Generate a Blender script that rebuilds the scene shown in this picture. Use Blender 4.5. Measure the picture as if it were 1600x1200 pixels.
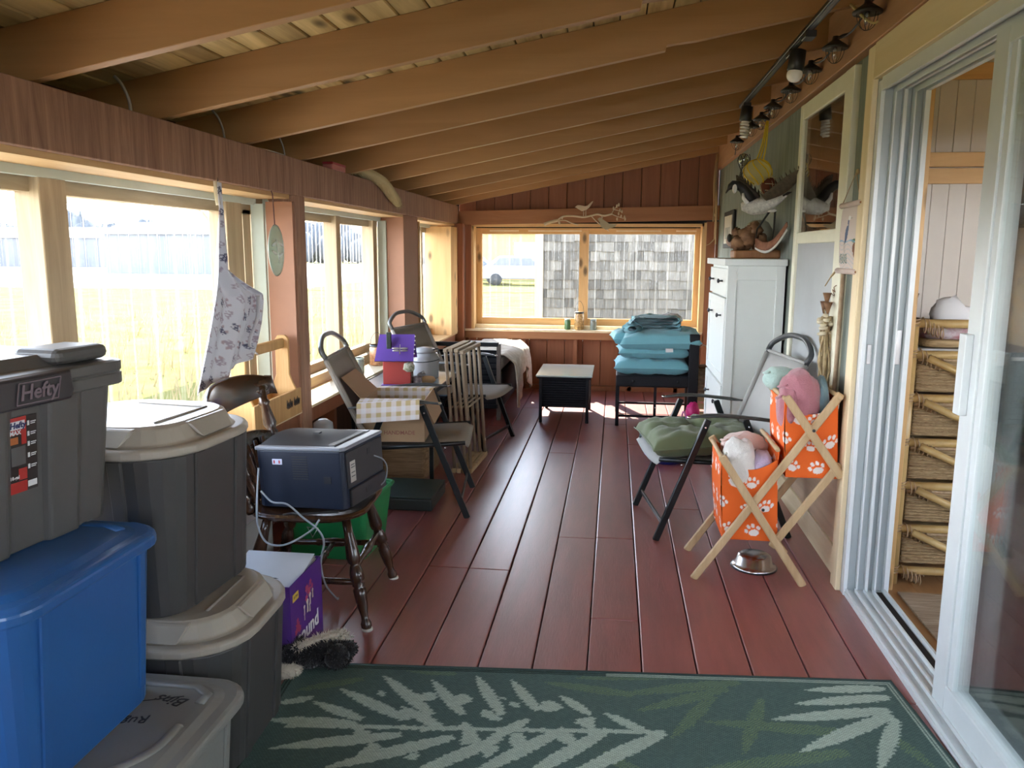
import bpy, bmesh, math, random
from mathutils import Vector, Matrix, Euler, noise
R_ = math.radians
random.seed(7)
scene = bpy.context.scene
for o in list(bpy.data.objects): bpy.data.objects.remove(o)
C = scene.collection

# ------------------------------------------------------------------ camera, light, exposure
cam_d = bpy.data.cameras.new('camera'); cam = bpy.data.objects.new('camera', cam_d); C.objects.link(cam)
cam_d.sensor_width = 36; cam_d.lens = 36*1250/1600; cam_d.clip_start = .05; cam_d.clip_end = 800
rt = Vector((0.99191063, 0.12684229, 0.00493288)); dn = Vector((0.02553201, -0.16129328, -0.9865762)); fw = Vector((-0.12434394, 0.97872137, -0.16322706))
cam.matrix_world = Matrix(((rt.x, -dn.x, -fw.x, 0), (rt.y, -dn.y, -fw.y, 0), (rt.z, -dn.z, -fw.z, 1.42), (0, 0, 0, 1)))
scene.camera = cam
scene.view_settings.view_transform = 'Standard'; scene.view_settings.look = 'None'
scene.view_settings.gamma = 1; scene.view_settings.use_curve_mapping = False
scene.view_settings.exposure = 1.58
world = bpy.data.worlds.new('world'); scene.world = world; world.use_nodes = True
wn = world.node_tree; wn.nodes.clear()
wo = wn.nodes.new('ShaderNodeOutputWorld'); wb = wn.nodes.new('ShaderNodeBackground')
tc = wn.nodes.new('ShaderNodeTexCoord'); sp = wn.nodes.new('ShaderNodeSeparateXYZ'); cr = wn.nodes.new('ShaderNodeValToRGB')
wn.links.new(tc.outputs['Generated'], sp.inputs[0]); wn.links.new(sp.outputs['Z'], cr.inputs[0])
cr.color_ramp.elements[0].position = 0; cr.color_ramp.elements[0].color = (.93, .96, 1, 1)
cr.color_ramp.elements[1].position = 1; cr.color_ramp.elements[1].color = (.07, .12, .22, 1)
e_ = cr.color_ramp.elements.new(.30); e_.color = (.62, .72, .88, 1); e_ = cr.color_ramp.elements.new(.6); e_.color = (.13, .19, .30, 1)
wb.inputs['Strength'].default_value = 7.5
wn.links.new(cr.outputs[0], wb.inputs[0]); wn.links.new(wb.outputs[0], wo.inputs[0])
sun_d = bpy.data.lights.new('sun', 'SUN'); sun = bpy.data.objects.new('sun', sun_d); C.objects.link(sun)
sun_d.energy = 7.5; sun_d.angle = R_(.6); sun_d.color = (1, .93, .8)
sun.rotation_euler = Vector((.62, -1.55, -1.6)).to_track_quat('-Z', 'Y').to_euler(); sun.location = (-3, 12, 8)

# ------------------------------------------------------------------ materials
MATS = {}
def _new(name):
    m = bpy.data.materials.new(name); m.use_nodes = True; nt = m.node_tree
    return m, nt, nt.nodes['Principled BSDF']
def mat(name, col, rough=.5, metal=0, var=.12, vs=6, stretch=(1, 1, 1), bump=.0, bs=60, spec=.5, coat=0, col2=None, trans=0, em=None, ems=0, sheen=0):
    if name in MATS: return MATS[name]
    m, nt, b = _new(name); N = nt.nodes; L = nt.links
    t = N.new('ShaderNodeTexCoord'); mp = N.new('ShaderNodeMapping'); mp.inputs['Scale'].default_value = stretch
    oi = N.new('ShaderNodeObjectInfo'); ad = N.new('ShaderNodeVectorMath'); ad.operation = 'ADD'; sc = N.new('ShaderNodeVectorMath'); sc.operation = 'SCALE'; sc.inputs['Scale'].default_value = 40
    cb = N.new('ShaderNodeCombineXYZ')
    for i in range(3): L.new(oi.outputs['Random'], cb.inputs[i])
    L.new(cb.outputs[0], sc.inputs[0]); L.new(t.outputs['Object'], ad.inputs[0]); L.new(sc.outputs[0], ad.inputs[1]); L.new(ad.outputs[0], mp.inputs[0])
    n = N.new('ShaderNodeTexNoise'); n.inputs['Scale'].default_value = vs; n.inputs['Detail'].default_value = 6; n.inputs['Roughness'].default_value = .6
    L.new(mp.outputs[0], n.inputs[0])
    r = N.new('ShaderNodeValToRGB'); r.color_ramp.elements[0].position = .3; r.color_ramp.elements[1].position = .7
    c2 = col2 or tuple(min(1, c*(1+var)) for c in col); c1 = col if col2 else tuple(c*(1-var) for c in col)
    r.color_ramp.elements[0].color = (*c1, 1); r.color_ramp.elements[1].color = (*c2, 1)
    L.new(n.outputs['Fac'], r.inputs[0]); L.new(r.outputs[0], b.inputs['Base Color'])
    b.inputs['Roughness'].default_value = rough; b.inputs['Metallic'].default_value = metal; b.inputs['Specular IOR Level'].default_value = spec
    b.inputs['Coat Weight'].default_value = coat; b.inputs['Coat Roughness'].default_value = .30
    b.inputs['Transmission Weight'].default_value = trans
    if sheen: b.inputs['Sheen Weight'].default_value = sheen
    if em: b.inputs['Emission Color'].default_value = (*em, 1); b.inputs['Emission Strength'].default_value = ems
    if bump:
        n2 = N.new('ShaderNodeTexNoise'); n2.inputs['Scale'].default_value = bs; n2.inputs['Detail'].default_value = 4
        bp = N.new('ShaderNodeBump'); bp.inputs['Strength'].default_value = bump; bp.inputs['Distance'].default_value = .004
        L.new(mp.outputs[0], n2.inputs[0]); L.new(n2.outputs['Fac'], bp.inputs['Height']); L.new(bp.outputs[0], b.inputs['Normal'])
    MATS[name] = m; return m
def wood(name, c1, c2, axis='Y', rough=.55, knots=False, ring=14, bump=.15, spec=.4, randv=.12):
    """grain runs along axis"""
    if name in MATS: return MATS[name]
    m, nt, b = _new(name); N = nt.nodes; L = nt.links
    t = N.new('ShaderNodeTexCoord'); oi = N.new('ShaderNodeObjectInfo'); cb = N.new('ShaderNodeCombineXYZ')
    mu = N.new('ShaderNodeMath'); mu.operation = 'MULTIPLY'; mu.inputs[1].default_value = 31
    L.new(oi.outputs['Random'], mu.inputs[0])
    for i in range(3): L.new(mu.outputs[0], cb.inputs[i])
    ad = N.new('ShaderNodeVectorMath'); L.new(t.outputs['Object'], ad.inputs[0]); L.new(cb.outputs[0], ad.inputs[1])
    mp = N.new('ShaderNodeMapping'); s = [ring]*3; s['XYZ'.index(axis)] = ring*.07; mp.inputs['Scale'].default_value = s
    L.new(ad.outputs[0], mp.inputs[0])
    n = N.new('ShaderNodeTexNoise'); n.inputs['Scale'].default_value = 1; n.inputs['Detail'].default_value = 8; n.inputs['Roughness'].default_value = .65; n.inputs['Distortion'].default_value = 1.2
    L.new(mp.outputs[0], n.inputs[0])
    r = N.new('ShaderNodeValToRGB'); r.color_ramp.elements[0].position = .32; r.color_ramp.elements[1].position = .66
    r.color_ramp.elements[0].color = (*c1, 1); r.color_ramp.elements[1].color = (*c2, 1)
    L.new(n.outputs['Fac'], r.inputs[0]); out = r.outputs[0]
    if knots:
        mp2 = N.new('ShaderNodeMapping'); s = [7.]*3; s['XYZ'.index(axis)] = 3.; mp2.inputs['Scale'].default_value = s; L.new(ad.outputs[0], mp2.inputs[0])
        v = N.new('ShaderNodeTexVoronoi'); v.inputs['Scale'].default_value = 1; L.new(mp2.outputs[0], v.inputs['Vector'])
        kr = N.new('ShaderNodeValToRGB'); kr.color_ramp.elements[0].position = .08; kr.color_ramp.elements[1].position = .2
        kr.color_ramp.elements[0].color = (.25, .25, .25, 1); kr.color_ramp.elements[1].color = (1, 1, 1, 1); L.new(v.outputs['Distance'], kr.inputs[0])
        mx = N.new('ShaderNodeMix'); mx.data_type = 'RGBA'; mx.blend_type = 'MULTIPLY'; mx.inputs[0].default_value = 1
        L.new(out, mx.inputs[6]); L.new(kr.outputs[0], mx.inputs[7]); out = mx.outputs[2]
    hs = N.new('ShaderNodeHueSaturation'); mr = N.new('ShaderNodeMapRange'); mr.inputs[3].default_value = 1-randv; mr.inputs[4].default_value = 1+randv
    L.new(oi.outputs['Random'], mr.inputs[0]); L.new(mr.outputs[0], hs.inputs['Value']); L.new(out, hs.inputs['Color']); L.new(hs.outputs[0], b.inputs['Base Color'])
    b.inputs['Roughness'].default_value = rough; b.inputs['Specular IOR Level'].default_value = spec
    if bump:
        bp = N.new('ShaderNodeBump'); bp.inputs['Strength'].default_value = bump; bp.inputs['Distance'].default_value = .003
        L.new(n.outputs['Fac'], bp.inputs['Height']); L.new(bp.outputs[0], b.inputs['Normal'])
    MATS[name] = m; return m
def vcol(name, rough=.6, bump=0, bs=300, spec=.4, sheen=0):
    """colours come from the flat print stored on the mesh as attribute 'print'"""
    if name in MATS: return MATS[name]
    m, nt, b = _new(name); N = nt.nodes; L = nt.links
    a = N.new('ShaderNodeAttribute'); a.attribute_name = 'print'; L.new(a.outputs['Color'], b.inputs['Base Color'])
    b.inputs['Roughness'].default_value = rough; b.inputs['Specular IOR Level'].default_value = spec
    if sheen: b.inputs['Sheen Weight'].default_value = sheen
    if bump:
        t = N.new('ShaderNodeTexCoord'); n = N.new('ShaderNodeTexNoise'); n.inputs['Scale'].default_value = bs; L.new(t.outputs['Object'], n.inputs[0])
        bp = N.new('ShaderNodeBump'); bp.inputs['Strength'].default_value = bump; bp.inputs['Distance'].default_value = .003
        L.new(n.outputs['Fac'], bp.inputs['Height']); L.new(bp.outputs[0], b.inputs['Normal'])
    MATS[name] = m; return m
def glass(name, tint=(.97, .98, .97), refl=.12, rough=.02, haze=0, streak=None, edge=.9):
    """thin pane: see-through, mirrors a little, may be hazy; light passes"""
    if name in MATS: return MATS[name]
    m = bpy.data.materials.new(name); m.use_nodes = True; nt = m.node_tree; N = nt.nodes; L = nt.links; N.clear()
    o = N.new('ShaderNodeOutputMaterial'); tr = N.new('ShaderNodeBsdfTransparent'); tr.inputs[0].default_value = (*tint, 1)
    gl = N.new('ShaderNodeBsdfGlossy'); gl.inputs['Roughness'].default_value = rough; gl.inputs[0].default_value = (1, 1, 1, 1)
    lw = N.new('ShaderNodeLayerWeight'); lw.inputs[0].default_value = .25
    mr = N.new('ShaderNodeMapRange'); mr.inputs[3].default_value = refl; mr.inputs[4].default_value = edge; L.new(lw.outputs['Fresnel'], mr.inputs[0])
    m1 = N.new('ShaderNodeMixShader'); L.new(mr.outputs[0], m1.inputs[0]); L.new(tr.outputs[0], m1.inputs[1]); L.new(gl.outputs[0], m1.inputs[2]); out = m1.outputs[0]
    if haze or streak:
        df = N.new('ShaderNodeBsdfTranslucent'); df.inputs[0].default_value = (.95, .95, .9, 1)
        m2 = N.new('ShaderNodeMixShader'); m2.inputs[0].default_value = haze
        if streak:
            t = N.new('ShaderNodeTexCoord'); mp = N.new('ShaderNodeMapping'); mp.inputs['Scale'].default_value = streak; L.new(t.outputs['Object'], mp.inputs[0])
            n = N.new('ShaderNodeTexNoise'); n.inputs['Scale'].default_value = 1; n.inputs['Detail'].default_value = 3; L.new(mp.outputs[0], n.inputs[0])
            r = N.new('ShaderNodeMapRange'); r.inputs[1].default_value = .55; r.inputs[2].default_value = .72; r.inputs[3].default_value = haze*.4; r.inputs[4].default_value = haze*9
            L.new(n.outputs['Fac'], r.inputs[0]); L.new(r.outputs[0], m2.inputs[0])
        L.new(out, m2.inputs[1]); L.new(df.outputs[0], m2.inputs[2]); out = m2.outputs[0]
    L.new(out, o.inputs[0]); MATS[name] = m; return m

# ------------------------------------------------------------------ mesh builder
def V(*a): return Vector(a)
class MB:
    def __init__(s): s.v = []; s.f = []; s.sm = []; s.col = None
    def add(s, vs, fs, smooth=False, M=None):
        b = len(s.v)
        s.v += [tuple(M @ Vector(p)) if M else tuple(p) for p in vs]
        s.f += [tuple(b+i for i in f) for f in fs]; s.sm += [smooth]*len(fs); return s
    def box(s, x0, x1, y0, y1, z0, z1, M=None):
        return s.add([(x0, y0, z0), (x1, y0, z0), (x1, y1, z0), (x0, y1, z0), (x0, y0, z1), (x1, y0, z1), (x1, y1, z1), (x0, y1, z1)],
                     [(0, 3, 2, 1), (4, 5, 6, 7), (0, 1, 5, 4), (1, 2, 6, 5), (2, 3, 7, 6), (3, 0, 4, 7)], False, M)
    def bar(s, p, q, w, h, up=(0, 0, 1)):
        p = Vector(p); q = Vector(q); d = (q-p).normalized(); u = Vector(up)
        sd = d.cross(u)
        if sd.length < 1e-4: sd = d.cross(Vector((0, 1, 0)))
        sd.normalize(); u = sd.cross(d).normalized(); sd *= w/2; u = u*h/2
        vs = [p-sd-u, p+sd-u, p+sd+u, p-sd+u, q-sd-u, q+sd-u, q+sd+u, q-sd+u]
        return s.add(vs, [(0, 1, 2, 3), (7, 6, 5, 4), (1, 0, 4, 5), (2, 1, 5, 6), (3, 2, 6, 7), (0, 3, 7, 4)])
    def tube(s, pts, r, seg=8, cap=True, closed=False, flat=1):
        pts = [Vector(p) for p in pts]; n = len(pts); rs = r if isinstance(r, (list, tuple)) else [r]*n
        vs = []; up = None
        for i, p in enumerate(pts):
            a = pts[(i-1) % n] if (closed or i > 0) else p; c = pts[(i+1) % n] if (closed or i < n-1) else p
            d = (c-a).normalized() if (c-a).length > 1e-9 else Vector((0, 0, 1))
            if up is None:
                up = Vector((0, 0, 1)) if abs(d.z) < .9 else Vector((0, 1, 0))
            x = d.cross(up)
            if x.length < 1e-5: x = d.cross(Vector((1, 0, 0)))
            x.normalize(); up = x.cross(d).normalized()
            for k in range(seg):
                t = 2*math.pi*k/seg; vs.append(p+x*math.cos(t)*rs[i]+up*math.sin(t)*rs[i]*flat)
        fs = []
        for i in range(n if closed else n-1):
            for k in range(seg):
                a = i*seg+k; b = i*seg+(k+1) % seg; c = ((i+1) % n)*seg+(k+1) % seg; d = ((i+1) % n)*seg+k
                fs.append((a, b, c, d))
        if cap and not closed:
            fs.append(tuple(range(seg-1, -1, -1))); fs.append(tuple((n-1)*seg+k for k in range(seg)))
        return s.add(vs, fs, True)
    def lathe(s, prof, seg=20, M=None, cap=True):
        """prof: (r,z) pairs about local z"""
        vs = []; fs = []
        for r, z in prof:
            for k in range(seg):
                t = 2*math.pi*k/seg; vs.append((r*math.cos(t), r*math.sin(t), z))
        n = len(prof)
        for i in range(n-1):
            for k in range(seg): fs.append((i*seg+k, i*seg+(k+1) % seg, (i+1)*seg+(k+1) % seg, (i+1)*seg+k))
        if cap:
            if prof[0][0] > 1e-5: fs.append(tuple(range(seg-1, -1, -1)))
            if prof[-1][0] > 1e-5: fs.append(tuple((n-1)*seg+k for k in range(seg)))
        return s.add(vs, fs, True, M)
    def turned(s, p, q, prof, seg=12):
        """prof: (t 0..1, r) along p->q"""
        p = Vector(p); q = Vector(q); M = Matrix.Translation(p) @ (q-p).to_track_quat('Z', 'Y').to_matrix().to_4x4(); L = (q-p).length
        return s.lathe([(r, t*L) for t, r in prof], seg, M)
    def prism(s, poly, t, M=None, smooth=False):
        """polygon in local xy, extruded z 0..t"""
        n = len(poly)
        vs = [(x, y, 0) for x, y in poly]+[(x, y, t) for x, y in poly]
        fs = [tuple(range(n-1, -1, -1)), tuple(range(n, 2*n))]+[(i, (i+1) % n, n+(i+1) % n, n+i) for i in range(n)]
        return s.add(vs, fs, smooth, M)
    def grid(s, fn, nu, nv, smooth=True, closeu=False, flip=False):
        vs = [fn(i/(nu if closeu else nu-1), j/(nv-1)) for j in range(nv) for i in range(nu)]; fs = []
        for j in range(nv-1):
            for i in range(nu if closeu else nu-1):
                a = j*nu+i; b = j*nu+(i+1) % nu; c = (j+1)*nu+(i+1) % nu; d = (j+1)*nu+i
                fs.append((a, d, c, b) if flip else (a, b, c, d))
        return s.add(vs, fs, smooth)
    def ell(s, c, r, seg=16, rings=10, M=None, ns=0, nf=8, seed=0):
        c = Vector(c); r = Vector(r) if not isinstance(r, (int, float)) else Vector((r, r, r)); vs = []
        for j in range(rings+1):
            ph = math.pi*j/rings
            for i in range(seg):
                t = 2*math.pi*i/seg; d = Vector((math.sin(ph)*math.cos(t), math.sin(ph)*math.sin(t), math.cos(ph)))
                k = 1+ns*noise.noise(d*nf+Vector((seed, seed*2, 3))) if ns else 1
                q = Vector((d.x*r.x*k, d.y*r.y*k, d.z*r.z*k)); vs.append(c+(M.to_3x3() @ q if M else q))
        fs = [(j*seg+i, (j+1)*seg+i, (j+1)*seg+(i+1) % seg, j*seg+(i+1) % seg) for j in range(rings) for i in range(seg)]
        return s.add(vs, fs, True)
def setup(o, label=None, cat=None, group=None, kind=None):
    if label: o['label'] = label
    if cat: o['category'] = cat
    if group: o['group'] = group
    if kind: o['kind'] = kind
    return o
def thing(name, label, cat, loc=(0, 0, 0), rz=0, group=None, rot=None):
    o = bpy.data.objects.new(name, None); o.empty_display_size = .1; C.objects.link(o)
    o.location = loc; o.rotation_euler = rot if rot else (0, 0, rz); o.matrix_basis = Matrix.LocRotScale(Vector(loc), Euler(rot if rot else (0, 0, rz)), None)
    return setup(o, label, cat, group)
def wm(o):
    M = o.matrix_basis.copy()
    while o.parent: o = o.parent; M = o.matrix_basis @ M
    return M
def obj(name, mb, m, parent=None, W=True, bevel=0, label=None, cat=None, group=None, kind=None, loc=None, subsurf=0, solid=0, colfn=None, seg=1):
    """mesh object. W: verts are in world space (re-expressed in the parent's frame); else in the parent's frame. loc: origin"""
    P = wm(parent) if parent else Matrix.Identity(4)
    if W: inv = P.inverted(); vs = [inv @ Vector(v) for v in mb.v]
    else:                       # the thing's own frame, however deep the part sits
        Q = Matrix.Identity(4); p = parent
        while p is not None and p.parent: Q = p.matrix_basis @ Q; p = p.parent
        Q = Q.inverted(); vs = [Q @ Vector(v) for v in mb.v]
        if loc is not None: loc = Q @ Vector(loc)
    if loc is None:
        if parent is None or True:
            c = Vector((0, 0, 0))
            if vs:
                lo = [min(v[i] for v in vs) for i in range(3)]; hi = [max(v[i] for v in vs) for i in range(3)]
                c = Vector(((lo[0]+hi[0])/2, (lo[1]+hi[1])/2, lo[2]))
    else: c = Vector(loc)
    me = bpy.data.meshes.new(name); me.from_pydata([tuple(v-c) for v in vs], [], mb.f)
    me.polygons.foreach_set('use_smooth', mb.sm)
    if colfn:
        a = me.color_attributes.new('print', 'FLOAT_COLOR', 'POINT')
        for i, v in enumerate(mb.v): a.data[i].color = (*colfn(Vector(v), i), 1)
    elif mb.col:
        a = me.color_attributes.new('print', 'FLOAT_COLOR', 'POINT')
        for i, k in enumerate(mb.col): a.data[i].color = (*k, 1)
    ms = m if isinstance(m, (list, tuple)) else [m]
    for q in ms: me.materials.append(q)
    me.update()
    o = bpy.data.objects.new(name, me); C.objects.link(o); o.location = c; o.matrix_basis = Matrix.Translation(c)
    if parent: o.parent = parent
    if solid: md = o.modifiers.new('s', 'SOLIDIFY'); md.thickness = solid; md.offset = 0
    if subsurf: md = o.modifiers.new('u', 'SUBSURF'); md.levels = subsurf; md.render_levels = subsurf
    if bevel: md = o.modifiers.new('b', 'BEVEL'); md.width = bevel; md.segments = seg; md.limit_method = 'ANGLE'; md.angle_limit = R_(35)
    return setup(o, label, cat, group, kind)
def B(*a, **k): return MB().box(*a, **k)
def struct(name, mb, m, **k): return obj(name, mb, m, kind='structure', **k)
def share(src, parent, loc, name=None):
    o = src.copy(); C.objects.link(o); o.parent = parent; o.location = loc; o.matrix_basis = Matrix.LocRotScale(Vector(loc), o.rotation_euler, o.scale); return o
def at(u, v, Y):
    """a spot on the upright plane y=Y"""
    d = rt*(u-800)+dn*(v-600)+fw*1250; return V(0, 0, 1.42)+d*(Y/d.y)
def copy_tree(o, loc, rz=None, label=None, parent=None, rot=None):
    c = o.copy(); C.objects.link(c); c.parent = parent
    if parent is None:
        c.location = loc
        if rot is not None: c.rotation_euler = rot
        elif rz is not None: c.rotation_euler = (0, 0, rz)
        c.matrix_basis = Matrix.LocRotScale(Vector(loc), c.rotation_euler, c.scale)
        if label: c['label'] = label
    for ch in [x for x in bpy.data.objects if x.parent == o]: copy_tree(ch, None, parent=c)
    return c
def text_mb(body, size, M, depth=.0006, bold=0, shear=0, align='CENTER'):
    """lettering as real flat mesh, local xy plane placed by M"""
    cu = bpy.data.curves.new('lettering', 'FONT'); cu.body = body; cu.size = size; cu.extrude = depth; cu.offset = bold; cu.shear = shear; cu.align_x = align; cu.align_y = 'CENTER'; cu.resolution_u = 2
    to = bpy.data.objects.new('lettering', cu); C.objects.link(to)
    dg = bpy.context.evaluated_depsgraph_get(); dg.update(); me = bpy.data.meshes.new_from_object(to.evaluated_get(dg))
    mb = MB().add([v.co for v in me.vertices], [tuple(p.vertices) for p in me.polygons], False, M)
    bpy.data.objects.remove(to); bpy.data.curves.remove(cu); bpy.data.meshes.remove(me); return mb
def frame(o, x, y):
    """matrix with origin o, local x along x, local y along y"""
    x = Vector(x).normalized(); y = Vector(y); z = x.cross(y).normalized(); y = z.cross(x); o = Vector(o)
    return Matrix(((x.x, y.x, z.x, o.x), (x.y, y.y, z.y, o.y), (x.z, y.z, z.z, o.z), (0, 0, 0, 1)))
def bez(pts, n=8):
    """smooth curve through the points"""
    P = [Vector(p) for p in pts]; out = []
    for i in range(len(P)-1):
        a = P[max(i-1, 0)]; b = P[i]; c = P[i+1]; d = P[min(i+2, len(P)-1)]
        for k in range(n):
            t = k/n; out.append(.5*((2*b)+(c-a)*t+(2*a-5*b+4*c-d)*t*t+(3*b-a-3*c+d)*t**3))
    return out+[P[-1]]

red_floor = mat('red_floor_paint', (.25, .062, .052), rough=.48, var=.2, vs=3, stretch=(6, .8, 1), bump=.3, bs=26, spec=.8, coat=.7)
brown_paint = wood('brown_rafter_paint', (.36, .19, .072), (.42, .225, .09), 'X', rough=.5, ring=9, bump=.08, randv=.06)
brown_wall = wood('brown_wall_paint', (.24, .085, .035), (.31, .115, .05), 'Z', rough=.5, bump=.08)
salmon = mat('salmon_brown_paint', (.36, .17, .095), rough=.55, var=.06)
rough_beam = wood('weathered_beam_paint', (.22, .11, .07), (.42, .24, .15), 'Z', rough=.7, ring=26, bump=.5, randv=.02)
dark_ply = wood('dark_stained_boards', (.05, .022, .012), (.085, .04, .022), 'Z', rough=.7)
pine = wood('clear_pine', (.58, .34, .13), (.74, .48, .22), 'Z', rough=.42, ring=8, knots=True, randv=.05)
pineY = wood('clear_pine_y', (.55, .33, .14), (.72, .47, .22), 'Y', rough=.45, ring=8, randv=.05)
pineX = wood('clear_pine_x', (.58, .33, .12), (.74, .47, .2), 'X', rough=.45, ring=8, randv=.05)
pale_pine = wood('pale_casing_pine', (.74, .58, .34), (.86, .72, .48), 'Z', rough=.5, ring=7, randv=.03)
pale_pineY = wood('pale_casing_pine_y', (.74, .58, .34), (.86, .72, .48), 'Y', rough=.5, ring=7, randv=.03)
weath = wood('weathered_stud', (.34, .25, .15), (.52, .40, .25), 'Z', rough=.7, ring=12, randv=.05)
weathY = wood('weathered_stud_y', (.34, .25, .15), (.52, .40, .25), 'Y', rough=.7, ring=12, randv=.05)
ceil_pine = wood('knotty_ceiling_boards', (.30, .19, .065), (.68, .50, .22), 'Y', rough=.6, knots=True, ring=7, randv=.2)
sage = wood('grey_green_siding', (.16, .185, .165), (.27, .30, .265), 'Z', rough=.75, ring=16, bump=.4, randv=.05)
white_vinyl = mat('white_vinyl', (.66, .70, .70), rough=.35, var=.04)
greenish = mat('pale_jamb_liner', (.52, .58, .50), rough=.5, var=.05)
plastic_sheet = glass('corrugated_clear_plastic', (.96, .96, .95), refl=.02, rough=.15, haze=.010, edge=.12, streak=(1, 34, .25))  # milky streaks also paint in the highlight lines along the ribs
plastic_sheetX = glass('corrugated_clear_plastic_x', (.96, .96, .95), refl=.02, rough=.15, haze=.010, edge=.12, streak=(34, 1, .25))  # same painted rib highlights, for the far window
door_glass = glass('door_glass', (.93, .95, .94), refl=.05, rough=.01)
dark_gap = mat('dark_gap', (.02, .015, .012), rough=.9)

# ------------------------------------------------------------------ the setting
Y0, Y1, XL, XR = -1.2, 8.25, -1.6, 1.0
floor = struct('floor', B(-1.95, 1.16, Y0-.1, Y1+.15, -.12, -.032), dark_gap)
gro = [-.25+.188*k for k in range(-9, 8)]
joints = {0: (1.2, 4.9), 1: (.4, 6.1), 2: (-.6, 5.2), 3: (3.35, 6.7), 4: (1.9, 4.73), 5: (.7, 6.4), 6: (3.40, 7.2), 7: (.9, 3.40), 8: (1.4, 5.57), 9: (3.86, 7.4), 10: (2.97, 3.88, 6.6), 11: (1.7, 5.9), 12: (.8, 4.4), 13: (2.1, 6.2), 14: (.3, 5.0), 15: (2.5,)}
for i in range(len(gro)):
    x0 = gro[i]+.002; x1 = (gro[i+1] if i+1 < len(gro) else 1.16)-.002
    if x1-x0 < .01: continue
    ys = [Y0]+list(joints.get(i, (2,)))+[Y1]
    for a, b in zip(ys[:-1], ys[1:]):
        obj('plank', B(x0, min(x1, 1.16), a+.0012, b-.0012, -.032, random.uniform(-.0006, .0006)), red_floor, floor, bevel=.005, seg=2)

# ceiling: sloping deck, boards and rafters; underside of the rafters z = 1.89 + .19 (x+1.6)
def rz(x): return 1.89+.19*(x+1.6)
RH = .155
def slab(x0, x1, y0, y1, dz0, dz1):
    return MB().add([(x, y, rz(x)+d) for d in (dz0, dz1) for y in (y0, y1) for x in (x0, x1)], [(0, 2, 3, 1), (4, 5, 7, 6), (0, 1, 5, 4), (2, 6, 7, 3), (0, 4, 6, 2), (1, 3, 7, 5)])
ceiling = struct('ceiling', slab(-2.05, 1.12, Y0-.1, Y1+.3, RH+.02, RH+.08), dark_gap)
k = 0; x = -2.02
while x < 1.1:
    off = random.uniform(0, 2)
    ys = [Y0, .4+off, 3.9+off*.9, Y1+.28]
    for a, b in zip(ys[:-1], ys[1:]):
        obj('ceiling_board', slab(x+.0025, x+.1035, a+.001, b-.001, RH, RH+.019), ceil_pine, ceiling, bevel=.004)
    x += .106
RY = [-2.3, -1.6, -.9, -.2, .5, 1.15, 1.72, 2.15, 2.80, 3.47, 4.11, 4.85, 5.52, 6.2, 6.86, 7.55, 8.18]
RY = [-1.1, -.5, .1, 1.0, 1.5, 2.15, 2.80, 3.47, 4.11, 4.85, 5.52, 6.2, 6.86, 7.55, 8.16]
for y in RY:
    if y in (2.80, 3.47):
        xs = .06 if y == 2.80 else .18
        poly = [(-1.98, rz(-1.98)), (xs, rz(xs)), (xs+.005, rz(xs)+.022), (xs+.12, rz(xs+.12)+.012), (1.0, rz(1.0)+.012), (1.0, rz(1)+RH), (-1.98, rz(-1.98)+RH)]
    else: poly = [(-1.98, rz(-1.98)), (1.0, rz(1.0)), (1.0, rz(1)+RH), (-1.98, rz(-1.98)+RH)]
    M = Matrix(((1, 0, 0, 0), (0, 0, -1, y+.04), (0, 1, 0, 0), (0, 0, 0, 1)))
    obj('rafter', MB().prism(poly, .04, M), brown_paint, ceiling, bevel=.002)

# left wall
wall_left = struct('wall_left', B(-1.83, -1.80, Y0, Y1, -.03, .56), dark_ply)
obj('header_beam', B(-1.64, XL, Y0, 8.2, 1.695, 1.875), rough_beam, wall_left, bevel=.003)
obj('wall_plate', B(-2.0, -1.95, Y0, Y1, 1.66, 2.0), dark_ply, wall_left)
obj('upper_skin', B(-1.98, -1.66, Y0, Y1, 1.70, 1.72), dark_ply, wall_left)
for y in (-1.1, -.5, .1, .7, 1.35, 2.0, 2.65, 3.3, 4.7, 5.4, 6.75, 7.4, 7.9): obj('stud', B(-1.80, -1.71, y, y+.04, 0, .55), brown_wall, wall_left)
for a, b in ((-1.2, 3.93), (4.06, 8.2)): obj('sill_apron', B(-1.66, -1.62, a, b, .50, .585), brown_wall, wall_left, bevel=.002)
obj('post', B(-1.74, XL, 3.93, 4.06, 0, 1.695), [rough_beam], wall_left, bevel=.004)
obj('post_face', B(-1.745, -1.606, 3.905, 3.93, 0, 1.66), salmon, wall_left)
obj('post', B(-1.80, XL-.02, 6.10, 6.55, .0, 1.695), salmon, wall_left, bevel=.003)
obj('post', B(-1.80, XL, .9, 1.03, .0, 1.695), rough_beam, wall_left, bevel=.003)
obj('corner_post', B(-1.85, -1.54, 8.1, 8.25, 0, 1.70), brown_wall, wall_left, bevel=.002)

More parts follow.
